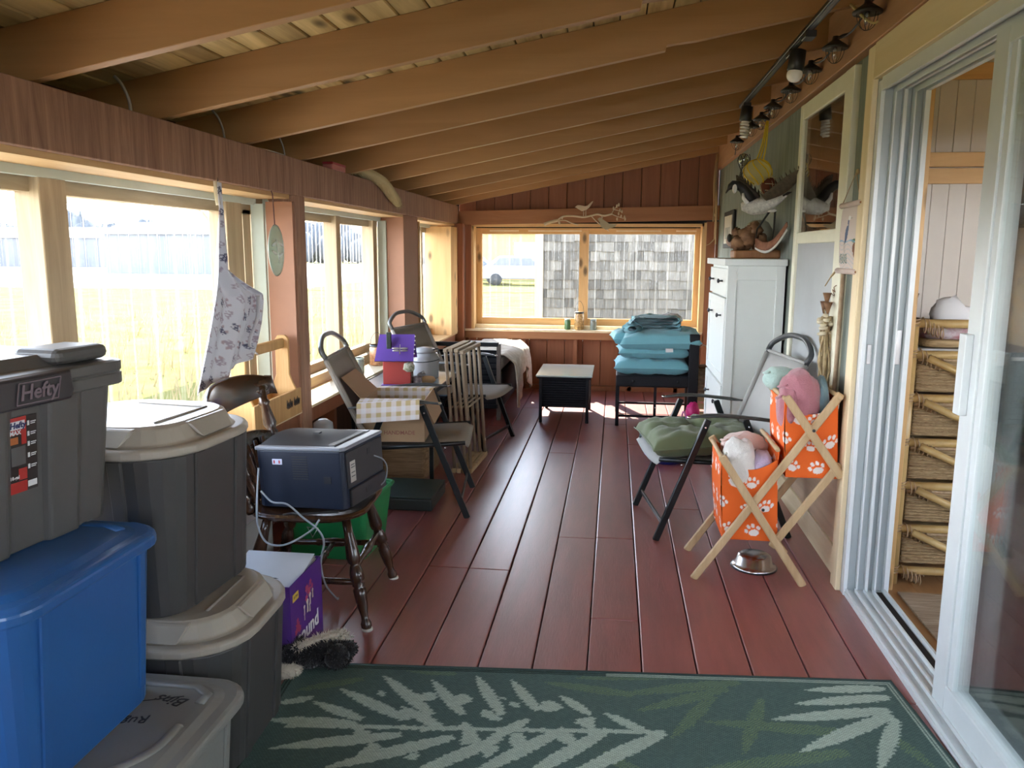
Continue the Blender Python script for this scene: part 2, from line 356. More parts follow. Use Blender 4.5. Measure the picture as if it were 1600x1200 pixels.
def corr(y0, y1, z0, z1, xx, along='Y', pitch=.068, amp=.011):
    n = int((y1-y0)/pitch*8)
    def fn(u, v):
        q = y0+(y1-y0)*u; a = amp*math.sin(2*math.pi*q/pitch); z = z0+(z1-z0)*v
        return (xx+a, q, z) if along == 'Y' else (q, xx+a, z)
    return MB().grid(fn, n, 2)
def left_window(n, y0, y1, mull, jamb=None, pinej=False):
    w = struct('window_%d' % n, MB().box(-1.82, -1.60, y0, y1, .585, .60), pineY if pinej else pale_pineY)
    obj('window_head', B(-1.80, -1.625, y0, y1, 1.675, 1.695), pineY, w)
    obj('head_liner', B(-1.83, -1.80, y0, y1, 1.645, 1.69), greenish, w)
    obj('bottom_rail', B(-1.86, -1.80, y0, y1, .60, .665), weathY, w, bevel=.003)
    obj('top_rail', B(-1.90, -1.845, y0-.05, y1+.05, 1.60, 1.70), weathY, w)
    obj('bottom_rail', B(-1.91, -1.86, y0-.05, y1+.05, .60, .72), weathY, w)
    for yy in (y0, y1-.022): obj('jamb_liner', B(-1.82, -1.755, yy, yy+.022, .60, 1.65), greenish if not pinej else pineY, w)
    for yy in (y0-.02, y1-.06): obj('side_stile', B(-1.90, -1.845, yy, yy+.08, .65, 1.62), weath, w)
    for a, b in mull: obj('mullion', B(-1.90, -1.81, a, b, .60, 1.66), weath, w, bevel=.003)
    seg = y0-.05
    while seg < y1+.05:
        e = min(seg+.66, y1+.06)
        obj('plastic_panel', corr(seg, e, .62, 1.70, -1.93-.012*(int(seg*10) % 2)), plastic_sheet, w)
        seg = e-.03 if e < y1+.05 else 1e9
    return w
left_window(1, 1.03, 3.92, [(2.38, 2.51), (3.62, 3.78)])
left_window(2, 4.06, 6.10, [(5.12, 5.20), (5.93, 6.02)])
left_window(3, 6.55, 8.1, [(7.45, 7.5)], pinej=True)
left_window(5, -1.15, .9, [(-.2, -.1)])
obj('pine_jamb', B(-1.86, XL+.005, 7.78, 7.82, .60, 1.66), pine, bpy.data.objects['window_3'], bevel=.002)
obj('pine_jamb', B(-1.66, XL+.005, 7.82, 8.1, .60, 1.66), pine, bpy.data.objects['window_3'], bevel=.002)
obj('pine_jamb', B(-1.84, XL-.01, 6.55, 6.575, .60, 1.66), pine, bpy.data.objects['window_3'])

# far wall
def tl(x): return .02*(x+1.6)
wall_far = struct('wall_far', B(-1.7, 1.1, 8.36, 8.42, -.1, .50), dark_gap)
obj('gable_back', MB().prism([(-1.7, 1.66), (1.1, 1.66), (1.1, 2.6), (-1.7, 2.05)], .02, Matrix(((1, 0, 0, 0), (0, 0, -1, 8.38), (0, 1, 0, 0), (0, 0, 0, 1)))), dark_gap, wall_far)
x = -1.62
while x < 1.0:
    x2 = min(x+.186, 1.0)
    obj('board', MB().prism([(x+.002, 1.76), (x2-.002, 1.76), (x2-.002, rz(x2)+.1), (x+.002, rz(x)+.1)], .02, Matrix(((1, 0, 0, 0), (0, 0, -1, 8.34), (0, 1, 0, 0), (0, 0, 0, 1)))), brown_wall, wall_far, bevel=.004)
    obj('board', B(x+.002, x2-.002, 8.32, 8.34, -.03, .55), brown_wall, wall_far, bevel=.004)
    x = x2
for a in (-1.55, -.95, -.415, .15, .62, .90): obj('stud', B(a, a+.045, 8.235, 8.32, 0, .53), brown_wall, wall_far, bevel=.002)
obj('bottom_plate', B(-1.6, 1.0, 8.235, 8.32, 0, .045), brown_wall, wall_far)
obj('window_header', MB().add([(x, y, z+tl(x)) for z in (1.685, 1.825) for y in (8.19, 8.24) for x in (-1.6, 1.0)], [(0, 2, 3, 1), (4, 5, 7, 6), (0, 1, 5, 4), (2, 6, 7, 3), (0, 4, 6, 2), (1, 3, 7, 5)]), wood('brown_header', (.31, .13, .05), (.40, .18, .075), 'X', ring=10), wall_far, bevel=.003)
obj('sill_rail', B(-1.54, .90, 8.2, 8.25, .53, .605), wood('brown_header', 0, 0), wall_far, bevel=.003)
for a, b in ((.88, .97), (.975, 1.0)): obj('board', B(a+.003, b, 8.2, 8.25, 0, 1.72), brown_wall, wall_far, bevel=.003)
window_4 = struct('window_4', B(-1.54, .88, 8.19, 8.42, .605, .628), pale_pineY)
for a, b in ((-1.535, -1.47), (.86, .885)): obj('casing', B(a, b, 8.20, 8.24, .62, 1.71), brown_wall if a < 0 else pine, window_4)
obj('jamb', B(-1.47, -1.445, 8.2, 8.40, .628, 1.70), pine, window_4); obj('jamb', B(.84, .86, 8.2, 8.40, .628, 1.70), pine, window_4)
obj('head_board', B(-1.47, .86, 8.2, 8.40, 1.672, 1.70), pineX, window_4)
obj('inner_sill', B(-1.45, .84, 8.28, 8.40, .628, .665), pale_pineY, window_4)
for a, b in ((-1.445, -1.385), (-.37, -.275), (.79, .839)): obj('stile', B(a, b, 8.36, 8.41, .663, 1.67), pine, window_4, bevel=.002)
obj('top_rail', B(-1.445, .84, 8.364, 8.406, 1.60, 1.672), pineX, window_4, bevel=.002); obj('bottom_rail', B(-1.445, .84, 8.364, 8.406, .66, .735), pineX, window_4, bevel=.002)
for a, b in ((-1.3, -1.0), (-.9, -.35), (.0, .45), (.6, .8)): obj('batten', B(a, b, 8.34, 8.36, 1.625, 1.64), pale_pineY, window_4)
for a, b in ((-1.44, -.62), (-.66, .16), (.12, .86)): obj('plastic_panel', corr(a, b, .66, 1.70, 8.44+.01*(a > -.64), 'X'), plastic_sheetX, window_4)

# back wall behind the camera, its door gap sized to set the fill light
wall_back = struct('wall_back', B(-1.95, -1.6, Y0-.08, Y0, -.1, 2.0), brown_wall)
obj('knee_wall', B(-1.6, .1, Y0-.08, Y0, -.1, 2.42), brown_wall, wall_back)
obj('door_leaf', B(.16, .98, Y0-.06, Y0-.02, 0, 1.0), brown_wall, wall_back)
obj('over_door', B(.16, .98, Y0-.06, Y0-.02, 1.9, 2.42), brown_wall, wall_back)
for a, b in ((.1, .16), (.98, 1.12)): obj('post', B(a, b, Y0-.08, Y0, -.1, 2.42), brown_wall, wall_back)

# right wall: grey-green siding, plywood base, ledger
wall_right = struct('wall_right', B(1.06, 1.10, 3.45, 8.3, -.1, 2.45), dark_gap)
ys = [3.45, 3.67, 4.0, 4.66, 5.06, 5.46, 5.86, 6.26, 6.66, 7.06, 7.46, 7.86, 8.25]
for a, b in zip(ys[:-1], ys[1:]):
    if 3.6 < (a+b)/2 < 4.7 and a >= 3.66:
        obj('siding_board', B(1.0, 1.06, a+.001, b-.001, 2.19, 2.42), sage, wall_right, bevel=.002)
        obj('siding_board', B(1.0, 1.06, a+.001, b-.001, .47, .58), sage, wall_right, bevel=.002)
    else: obj('siding_board', B(1.0, 1.06, a+.001, b-.001, .47, 2.42), sage, wall_right, bevel=.002)
obj('base_board', B(.995, 1.05, 3.45, 4.82, .0, .13), pale_pineY, wall_right, bevel=.003)
obj('plywood_skirt', B(1.005, 1.05, 3.45, 8.2, .0, .47), wood('plywood_figure', (.45, .31, .19), (.66, .5, .34), 'Y', ring=6, bump=.05), wall_right)
obj('ledger', B(.955, 1.0, Y0, 8.22, 2.215, 2.36), wood('ledger_paint', (.40, .21, .11), (.50, .28, .16), 'Y', ring=10, randv=0), wall_right, bevel=.003)
obj('upper_siding', B(1.0, 1.06, Y0, 3.45, 2.23, 2.56), sage, wall_right)
obj('top_filler', B(1.001, 1.06, 3.45, 8.3, 2.42, 2.56), sage, wall_right)
obj('header_filler', B(.96, 1.0, Y0, 8.22, 2.361, 2.5), MATS['ledger_paint'], wall_right)
obj('near_wall', B(1.0, 1.10, Y0, .35, 0, 2.23), sage, wall_right)
# storm window on that wall
cream = mat('cream_window_paint', (.80, .78, .62), rough=.5, var=.05)
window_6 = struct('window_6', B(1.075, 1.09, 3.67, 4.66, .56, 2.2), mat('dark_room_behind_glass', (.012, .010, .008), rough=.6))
for a, b in ((3.67, 3.80), (4.60, 4.66)): obj('side_casing', B(.972, 1.07, a, b, .56, 2.2), cream, window_6, bevel=.003)
obj('top_casing', B(.975, 1.07, 3.80, 4.60, 2.12, 2.2), cream, window_6, bevel=.003)
obj('middle_rail', B(.98, 1.07, 3.80, 4.60, 1.47, 1.53), cream, window_6, bevel=.003)
obj('rail_lip', B(.975, .98, 3.80, 4.60, 1.51, 1.525), cream, window_6)
obj('bottom_casing', B(.975, 1.07, 3.80, 4.60, .56, .66), cream, window_6, bevel=.003)
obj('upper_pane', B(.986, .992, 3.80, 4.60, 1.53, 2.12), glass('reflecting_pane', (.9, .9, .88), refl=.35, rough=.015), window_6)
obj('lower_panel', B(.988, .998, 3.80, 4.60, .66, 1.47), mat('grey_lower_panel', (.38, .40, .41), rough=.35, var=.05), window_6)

# sliding door
door_1 = struct('door_1', B(.99, 1.17, .42, 3.37, -.005, .018), white_vinyl)
for xx, hh in ((.995, .03), (1.03, .032), (1.065, .028), (1.10, .032), (1.145, .036)): obj('track_rail', B(xx, xx+.007, .42, 3.33, .016, hh), mat('white_vinyl', 0), door_1)
obj('track_groove', B(1.115, 1.140, .42, 3.33, .017, .021), dark_gap, door_1)
chan = mat('blue_grey_channel', (.42, .47, .48), rough=.45, var=.03)
for xx, w_, hh, mm in ((.985, .016, .034, white_vinyl), (1.001, .034, .018, chan), (1.035, .006, .04, white_vinyl), (1.041, .030, .012, chan), (1.071, .014, .03, white_vinyl), (1.085, .022, .006, chan), (1.107, .006, .042, white_vinyl), (1.113, .033, .010, chan), (1.146, .020, .036, white_vinyl)):
    obj('jamb_channel', B(xx, xx+w_-.0005, 3.37-hh-.006, 3.37, .0, 2.07), mm, door_1, bevel=.001); obj('head_channel', B(xx, xx+w_-.0005, .42, 3.33, 2.07-hh-.006, 2.08), mm, door_1, bevel=.001)
obj('jamb_back', B(.985, 1.17, 3.365, 3.375, 0, 2.1), mat('grey_channel', (.40, .42, .42), rough=.5), door_1)
obj('strike_plate', B(1.118, 1.142, 3.350, 3.356, .98, 1.12), mat('zinc', (.5, .5, .5), rough=.35, metal=.9), door_1, bevel=.002)
obj('strike_plate', B(1.010, 1.028, 3.343, 3.347, .98, 1.06), mat('zinc', 0), door_1, bevel=.002)
# casing
obj('side_casing', B(.965, 1.0, 3.375, 3.46, 0, 2.21), pale_pine, door_1, bevel=.003)
obj('head_casing', B(.965, 1.0, .3, 3.375, 2.08, 2.215), pale_pineY, door_1, bevel=.003)
obj('near_casing', B(.965, 1.0, .33, .42, 0, 2.08), pale_pine, door_1)
obj('inner_jamb', B(1.165, 1.21, 3.41, 3.45, 0, 2.12), pine, door_1, bevel=.002)
obj('jamb_filler', B(1.16, 1.17, 3.37, 3.45, 0, 2.2), dark_gap, door_1)
obj('inner_head', B(1.17, 1.22, .4, 3.45, 2.12, 2.16), pineY, door_1)
# closed near panel: stile, rails, glass
sp_ = obj('door_panel', B(1.05, 1.058, .45, 2.42, .10, 2.02), door_glass, door_1)
def dp(nm, *a, **k): return obj(nm, B(*a), white_vinyl, sp_, bevel=.002, **k)
dp('stile', 1.035, 1.075, 2.42, 2.505, .02, 2.06); dp('stile_lip', 1.042, 1.068, 2.385, 2.42, .1, 2.0); dp('stile', 1.035, 1.075, .42, .5, .02, 2.06)
dp('bottom_rail', 1.035, 1.075, .5, 2.42, .022, .115); dp('top_rail', 1.035, 1.075, .5, 2.42, 1.98, 2.06)
dp('handle', 1.012, 1.035, 2.455, 2.50, .95, 1.19)
sg_ = obj('fixed_panel', B(1.11, 1.116, .45, 2.42, .10, 2.02), door_glass, door_1)
for a in ((1.095, 1.13, 2.36, 2.44, .03, 2.06), (1.095, 1.13, .42, 2.36, .03, .11)): obj('panel_frame', B(*a), white_vinyl, sg_, bevel=.002)
# ------------------------------------------------------------------ room behind the door
intfl = wood('interior_pine_floor', (.30, .15, .06), (.42, .23, .10), 'Y', rough=.35)
floor_in = struct('floor_inside', B(1.17, 5.2, .2, 6.2, -.06, -.01), dark_gap)
x = 1.17
while x < 5.2:
    obj('floor_board', B(x+.001, min(x+.139, 5.2), .2, 6.2, -.01, .0), intfl, floor_in); x += .14
# far interior partition (faces the camera side): white beadboard with pine trim
wall_inside = struct('wall_inside', B(1.17, 5.2, 4.05, 4.10, 0, 2.6), mat('white_beadboard', (.62, .57, .50), rough=.55, var=.03))
x = 1.30
while x < 3.2:
    for z0, z1 in ((.1, 1.74), (1.88, 2.20)): obj('bead_strip', B(x+.0006, x+.0754, 4.04, 4.05, z0, z1), mat('white_beadboard', 0), wall_inside, bevel=.0015)
    x += .076
for a in ((1.17, 3.3, 4.02, 4.05, 1.74, 1.81), (1.17, 3.3, 4.015, 4.05, 1.815, 1.88), (1.17, 3.3, 4.02, 4.05, 2.20, 2.27)): obj('pine_rail', B(*a), pineX, wall_inside, bevel=.002)
obj('pine_stile', B(1.93, 2.0, 4.01, 4.05, 0, 2.30), pine, wall_inside, bevel=.002)
x = 2.0
while x < 5.0:
    obj('pine_board', B(x+.002, x+.138, 4.02, 4.045, 0, 2.6), pine, wall_inside, bevel=.003); x += .14
wall_inside_side = struct('wall_inside_side', B(5.1, 5.2, .2, 4.1, 0, 1.2), pine)  # open band above it added to let sky light into the room
obj('upper_wall', B(5.1, 5.2, .2, 4.1, 1.75, 2.7), pine, wall_inside_side); obj('post', B(5.1, 5.2, 2.1, 2.2, .7, 2.1), pine, wall_inside_side)
wall_inside_near = struct('wall_inside_near', B(1.1, 5.2, .15, .2, 0, 1.25), pine)  # unseen wall, left open at mid height to brighten the room
obj('upper_wall', B(1.1, 5.2, .15, .2, 1.6, 2.7), pine, wall_inside_near); obj('post', B(3.1, 3.2, .15, .2, .5, 2.2), pine, wall_inside_near)
ceiling_in = struct('ceiling_inside', B(1.17, 5.2, .2, 4.1, 2.66, 2.7), dark_gap)
y = .2
while y < 4.05:
    M = Matrix.Identity(4)
    obj('ceiling_board', MB().add([(xx, yy, zz+(.10*(xx-1.2))) for zz in (2.26, 2.28) for yy in (y+.002, y+.138) for xx in (1.17, 3.4)], [(0, 2, 3, 1), (4, 5, 7, 6), (0, 1, 5, 4), (2, 6, 7, 3), (0, 4, 6, 2), (1, 3, 7, 5)]), wood('interior_ceiling_pine', (.42, .22, .08), (.6, .36, .15), 'X', knots=True, ring=7, rough=.4), ceiling_in, bevel=.003); y += .14

# ------------------------------------------------------------------ outdoors
grass_m = mat('lawn', spec=0, col=(.145, .14, .042), rough=.9, col2=(.22, .195, .085), vs=1.6, bump=.5, bs=12)
gr = struct('ground', B(-160, 160, -20, 36, -.5, -.42), grass_m)
struct('ground_bounce_strip', B(-4.1, -2.05, -4, 14, -.419, -.405), mat('bounce_gravel', spec=0, col=(.50, .48, .44), rough=.9))  # unseen pale strip, added to bounce daylight up to the ceiling
struct('ground_lawn_beyond', B(-15, 160, 35.9, 66, -.5, -.39), grass_m)
struct('ground_gravel_yard', B(-220, 220, 36, 110, -.52, -.40), mat('pale_gravel', spec=0, col=(.40, .37, .33), rough=.9))
struct('ground_far_field', B(-300, 300, 110, 300, -.5, -.38), mat('dry_field', spec=0, col=(.42, .35, .16), rough=.9))
struct('ground_left_yard', B(-200, -40, -20, 36, -.5, -.415), MATS['pale_gravel'])
# the left windows look along -x/+y: gravel yard there begins some 35 m away
dry = mat('dry_stalks', spec=0, col=(.34, .27, .14), rough=.8, var=.3)
mb = MB()
for i in range(1500):
    a = random.random(); x = -4.3-9*a*a-random.random()*.8; y = random.uniform(1.5, 26); h = random.uniform(.2, .6)
    b = Vector((x, y, -.42)); t = b+Vector((random.uniform(-.15, .15), random.uniform(-.15, .15), h)); w = .004+.00035*(abs(x)+y)
    mb.add([b+V(-w, -w, 0), b+V(w, w, 0), t+V(.02, .02, 0)+V(0, 0, 0)], [(0, 1, 2)])
obj('tall_grass', mb, dry, label='dry tan grass stalks standing outside the left windows', cat='grass', kind='stuff')
# far trees in a row behind the yard
tm = mat('far_tree_foliage', (.06, .065, .07), rough=.95, var=.3)
def tree(x, y, h, w, lab, row):
    t = thing('far_tree', lab, 'tree', (x, y, -.4), group='trees in the far tree line, row %s' % ('one', 'two', 'three')[row])
    c = MB().ell((0, 0, h*.55), (w, w, h*.5), 12, 9, None, ns=.35, nf=2.2, seed=random.random()*9)
    for i in range(5): c.lathe([(.5, h*.7), (.25, h*.9), (.03, h*random.uniform(.95, 1.15))], 6, Matrix.Translation((random.uniform(-1.2, 1.2), random.uniform(-1, 1), 0)))
    obj('foliage', c, tm, t, W=False, loc=(0, 0, 0)); obj('trunk', MB().lathe([(.15, 0), (.1, h*.3)], 6), weath, t, W=False, loc=(0, 0, 0))
for k_, (nm_r, hh) in enumerate((('nearest', 3.6), ('middle', 4.4), ('farthest', 5.2))):
    for i in range(18):
        a = R_(7.5+k_*.67+i*2.05); d = 114+k_*7+random.uniform(-1, 1)
        tree(-d*math.sin(a), d*math.cos(a), hh*random.uniform(.9, 1.25), random.uniform(1.8, 2.05), 'hazy dark tree in the %s row of the far tree line' % nm_r, k_)
def house(name, lab, cat, x0, x1, y0, y1, h, roof, wm_, rm_, doors=(), wins=(), flip=False):
    t = thing(name, lab, cat, ((x0+x1)/2, (y0+y1)/2, -.4))
    obj('wall', B(x0, x1, y0, y1, -.4, h), wm_, t)
    ym = (y0+y1)/2
    obj('roof', MB().add([(x0-.4, y0-.4, h), (x1+.4, y0-.4, h), (x1+.4, y1+.4, h), (x0-.4, y1+.4, h), (x0-.4, ym, h+roof), (x1+.4, ym, h+roof)], [(0, 1, 5, 4), (2, 3, 4, 5), (0, 4, 3), (1, 2, 5), (0, 3, 2, 1)]), rm_, t)
    for (a, b, c, d) in doors: obj('garage_door', B(a, b, y0-.08, y0, c, d), mat('white_door', (.8, .8, .78)), t)
    for (a, b, c, d) in wins:
        w = obj('window', B(a, b, y0-.08, y0, c, d), mat('window_dark', (.06, .07, .09), rough=.2), t)
    return t
gb = mat('grey_shed_siding', (.07, .075, .085)); wr = mat('snowy_roof', (.8, .8, .82)); gr2 = mat('grey_roof', (.25, .25, .26))
house('house', 'yellow house with a white garage door beyond the far window', 'house', -12, 2, 52, 60, 2.6, 1.6, mat('yellow_siding', (.32, .20, .06)), gr2, doors=[(-6.5, -4.2, -.3, 2.0)], wins=[(-10.6, -9.4, .8, 1.9)])
house('low_barn', 'long grey barn seen through the left windows', 'barn', -70, -50, 78, 86, 2.6, 1.2, gb, gr2, wins=[(-66, -65, .4, 1.5), (-61, -60, .4, 1.5)])
house('shed', 'dark shed seen through the second left window', 'shed', -39, -30, 58, 64, 2.6, 1.0, mat('dark_shed', (.09, .10, .11)), gb)
house('shed', 'small dark shed at the left edge beyond the yard', 'shed', -75, -66, 50, 54, 1.6, .5, MATS['dark_shed'], wr)
car_m = mat('dark_car_paint', (.05, .06, .08), rough=.25); tyre = mat('tyre', (.02, .02, .02), rough=.8)
def car(x, y, lab, m_):
    t = thing('car', lab, 'car', (x, y, -.4))
    obj('body', MB().prism([(-2.2, .35), (2.2, .35), (2.25, .8), (1.9, 1.0), (1.2, 1.05), (.6, 1.55), (-1.2, 1.6), (-2.0, 1.05), (-2.25, .9)], 1.7, Matrix(((1, 0, 0, 0), (0, 0, -1, .85), (0, 1, 0, 0), (0, 0, 0, 1)))), m_, t, W=False, bevel=.08, seg=2)
    obj('window', MB().prism([(-1.6, 1.08), (.95, 1.08), (.5, 1.48), (-1.15, 1.5)], 1.72, Matrix(((1, 0, 0, 0), (0, 0, -1, .86), (0, 1, 0, 0), (0, 0, 0, 1)))), MATS['window_dark'], t, W=False)
    for a in (-1.4, 1.4): obj('wheel', MB().lathe([(.33, -.1), (.33, .1)], 12, Matrix.Translation((a, -.8, .33)) @ Matrix.Rotation(R_(90), 4, 'X')), tyre, t, W=False)
car(-8.3, 46, 'dark pickup parked in front of the yellow house', car_m); car(-5.0, 44, 'grey car parked beside the pickup', mat('grey_car_paint', (.2, .2, .22), rough=.3))
t = thing('storage_tank', 'tall blue tank standing far left beyond the yard', 'tank', (-33.5, 38, -.4))
obj('tank', MB().lathe([(1.0, 0), (1.0, 4.2), (.7, 4.8), (.05, 5.0)], 16), mat('blue_tank', (.05, .18, .45), rough=.4), t, W=False); obj('ladder', B(-.2, .2, -1.08, -1.02, 0, 4.2), gb, t, W=False)
# timber shelter outside the left windows
t = thing('timber_shelter', 'open timber shelter frame with a flat beam outside the left windows', 'shelter', (-4.4, 9.5, -.42))
for nm, p, q, w_ in (('post', (-4.2, 8.6, -.42), (-4.2, 8.6, 2.1), .12), ('post', (-6.6, 8.6, -.42), (-6.6, 8.6, 2.1), .12), ('beam', (-6.8, 8.6, 2.0), (-3.6, 8.6, 2.0), .12), ('brace', (-4.75, 8.6, 1.95), (-4.25, 8.6, 1.4), .09), ('post', (-4.2, 14, -.42), (-4.2, 14, 2.3), .12), ('beam', (-4.2, 8.5, 2.12), (-4.2, 14.1, 2.3), .12)):
    obj(nm, MB().bar(p, q, w_, w_), weath, t)
for i in range(5): obj('roof_plank', B(-6.9, -3.5, 8.5+i*1.1, 9.55+i*1.1, 2.22+.02*i, 2.25+.02*i), weathY, t)
# shingled shed beyond the far window
sh = thing('shingled_shed', 'weathered grey shingled shed close outside the far window', 'shed', (1.4, 12.4, -.42))
obj('wall', B(-1.06, 4.2, 11.06, 14, -.42, 2.6), mat('shed_sheathing', (.07, .06, .05)), sh)
obj('roof', MB().prism([(-1.3, 2.6), (4.4, 2.6), (4.4, 2.7), (1.5, 3.3), (-1.3, 2.75)], 3.4, Matrix(((1, 0, 0, 0), (0, 0, -1, 14.2), (0, 1, 0, 0), (0, 0, 0, 1)))), gr2, sh)
obj('corner_board', B(-1.09, -.98, 11.0, 11.06, -.42, 2.6), weath, sh)
shm = wood('grey_cedar_shingle', (.085, .072, .055), (.14, .125, .10), 'Z', rough=.85, ring=40, bump=.4, randv=.45)
zc = .28; n = 0; rest = MB()
protos = [obj('shingle', MB().add([(0, .0, 0), (w, 0, 0), (w, .02, .17), (0, .02, .17), (0, .028, 0), (w, .028, 0), (w, .028, .17), (0, .028, .17)], [(0, 1, 2, 3), (4, 7, 6, 5), (0, 4, 5, 1), (0, 3, 7, 4), (1, 5, 6, 2), (3, 2, 6, 7)]), shm, sh, W=False, loc=(0, 0, 0)) for w in (.09, .12, .15, .18)]
first = [True]*4
while zc < 2.6:
    x = -.98-random.random()*.05
    while x < 4.1:
        i = random.randrange(4); w = (.09, .12, .15, .18)[i]
        L_ = (x+.002-1.4, 11.035+random.uniform(-.004, .004)-12.4, zc+random.uniform(-.008, .008)+.42)
        if .28 <= zc < 1.9 and x < 1.6 and n < 280:
            if first[i]: protos[i].location = L_; protos[i].matrix_basis = Matrix.Translation(L_); first[i] = False
            else: share(protos[i], sh, L_)
            n += 1
        else: rest.add([Vector(v.co)+Vector(L_)+V(1.4, 12.4, -.42) for v in protos[i].data.vertices], [tuple(p.vertices) for p in protos[i].data.polygons])
        x += w+.004
    zc += .128
obj('upper_shingles', rest, shm, sh, kind='stuff')
# ------------------------------------------------------------------ storage totes on the left
def rr(hx, hy, r, n=6, cx=0, cy=0):
    out = []
    for k, (sx, sy) in enumerate(((1, 1), (-1, 1), (-1, -1), (1, -1))):
        for i in range(n+1):
            a = math.pi/2*(k+i/n); out.append((cx+sx*(hx-r)+r*math.cos(a), cy+sy*(hy-r)+r*math.sin(a)))
    return out
def loft(mb, rings, smooth=False, capb=True, capt=True):
    """rings: (hx,hy,r,z)"""
    n = 28; vs = []
    for hx, hy, r, z in rings: vs += [(x, y, z) for x, y in rr(hx, hy, r)]
    fs = [(j*n+i, j*n+(i+1) % n, (j+1)*n+(i+1) % n, (j+1)*n+i) for j in range(len(rings)-1) for i in range(n)]
    if capb: fs.append(tuple(range(n-1, -1, -1)))
    if capt: fs.append(tuple((len(rings)-1)*n+i for i in range(n)))
    return mb.add(vs, fs, smooth)
def plast(name, c, rough=.42): return mat(name, c, rough=rough, var=.04, bump=.04, bs=120, spec=.45)
p_clear = plast('milky_grey_plastic', (.22, .215, .20)); p_blue = plast('blue_plastic', (.022, .105, .31), .3); p_tote = plast('warm_grey_plastic', (.055, .053, .052)); p_beige = plast('beige_lid_plastic', (.36, .32, .265), .38); p_hef = plast('light_grey_tote', (.095, .092, .088))
ink = mat('black_ink', (.02, .02, .025), rough=.5)
def tote(name, lab, loc, rz_, hx, hy, h, body_m, lid_m, r=.07, rimh=.03, inset=.025, raised=.03, bev=.006, ribs=True):
    t = thing(name, lab, 'storage bin', loc, rz_)
    b = MB(); loft(b, [(hx-inset-.022, hy-inset-.022, r*.8, 0), (hx-inset, hy-inset, r*.9, h-raised-rimh)])
    body = obj('body', b, body_m, t, W=False, bevel=.004, seg=2, loc=(0, 0, 0))
    if ribs:
        for sx in (1, -1):
            for sy in (-1, 1):
                q = MB().add([(sx*(hx-inset-.002)+dx*sx, sy*(hy-inset-r*1.0)+dy, z) for z, dx in ((.04, -.018), (h-raised-rimh, .006)) for dx, dy in ((dx-.02, -.012), (dx+.004, -.012), (dx+.004, .012), (dx-.02, .012))], [(0, 1, 5, 4), (1, 2, 6, 5), (2, 3, 7, 6), (3, 0, 4, 7), (4, 5, 6, 7), (0, 3, 2, 1)])
                obj('corner_rib', q, body_m, body, W=False, bevel=.003)
    l = MB(); z = h-raised-rimh
    loft(l, [(hx, hy, r, z), (hx, hy, r, z+rimh*.75), (hx-.012, hy-.012, r, z+rimh), (hx-.035, hy-.035, r*.9, z+rimh), (hx-.055, hy-.055, r*.8, z+rimh+raised*.9), (hx-.075, hy-.075, r*.7, z+rimh+raised)])
    lid = obj('lid', l, lid_m, t, W=False, bevel=bev, seg=2, loc=(0, 0, 0))
    return t, body, lid
# clear bin on the floor
t, b_, l_ = tote('storage_bin', 'milky grey storage bin on the floor with handwriting on its lid', (-1.22, 1.52, 0), 0, .34, .27, .352, p_clear, p_clear, r=.09, rimh=.03, raised=.008)
g = MB(); g.tube([V(.05, .20, .352), V(.22, .20, .352), V(.262, .17, .352), V(.262, .13, .352)], .013, 8, flat=.5); obj('moulded_ridge', g, p_clear, l_, W=False)
g = MB(); g.tube(bez([(.13, -.17, .352), (.20, -.14, .353), (.255, -.06, .353), (.262, .04, .352)]), .012, 8, flat=.5); obj('moulded_ridge', g, p_clear, l_, W=False)
for tx, x, y, s_, a in (('Bins', .19, .135, .050, 172), ('Rugs', .145, .045, .042, 200), ('Cushions', .04, -.03, .038, 215), ('Shoes', -.02, .03, .036, 220)):
    obj('handwriting', text_mb(tx, s_, Matrix.Translation((x, y, .3525)) @ Matrix.Rotation(R_(a), 4, 'Z'), .0004, shear=.3), ink, l_, W=False)
g = MB().bar((.10, .115, .353), (.21, .155, .353), .003, .0006); g.bar((.06, .0, .353), (.13, .06, .353), .003, .0006); obj('marker_line', g, ink, l_, W=False)
# blue bin
t, b_, l_ = tote('storage_bin', 'bright blue storage bin in the middle of the nearest stack', (-1.315, 1.475, .352), 0, .26, .265, .425, p_blue, p_blue, r=.085, rimh=.035, raised=.008, inset=.018)
g = MB(); g.tube([V(.0, .20, .425), V(.14, .20, .425), V(.19, .175, .425)], .012, 8, flat=.5); obj('moulded_ridge', g, p_blue, l_, W=False)
# grey tote with dark latch
T = thing('storage_bin', 'grey lidded tote with a dark latch and red label, top of the nearest stack', 'storage bin', (-1.475, 1.545, .778), R_(-7))
hx, hy, H = .275, .29, .41
b = MB(); loft(b, [(hx-.05, hy-.05, .04, 0), (hx-.022, hy-.022, .045, H-.075)]); body = obj('body', b, p_hef, T, W=False, bevel=.005, seg=2, loc=(0, 0, 0))
for y0, y1 in ((-.10, -.065), (.045, .125)):
    q = MB().add([(hx-.06, y0-.012, 0), (hx-.036, y0, 0), (hx-.036, y1, 0), (hx-.06, y1+.03, 0), (hx-.03, y0-.014, H-.08), (hx-.004, y0, H-.08), (hx-.004, y1, H-.08), (hx-.03, y1+.04, H-.08)], [(0, 3, 2, 1), (4, 5, 6, 7), (0, 1, 5, 4), (1, 2, 6, 5), (2, 3, 7, 6), (3, 0, 4, 7)])
    obj('side_rib', q, p_hef, body, W=False, bevel=.006, seg=2)
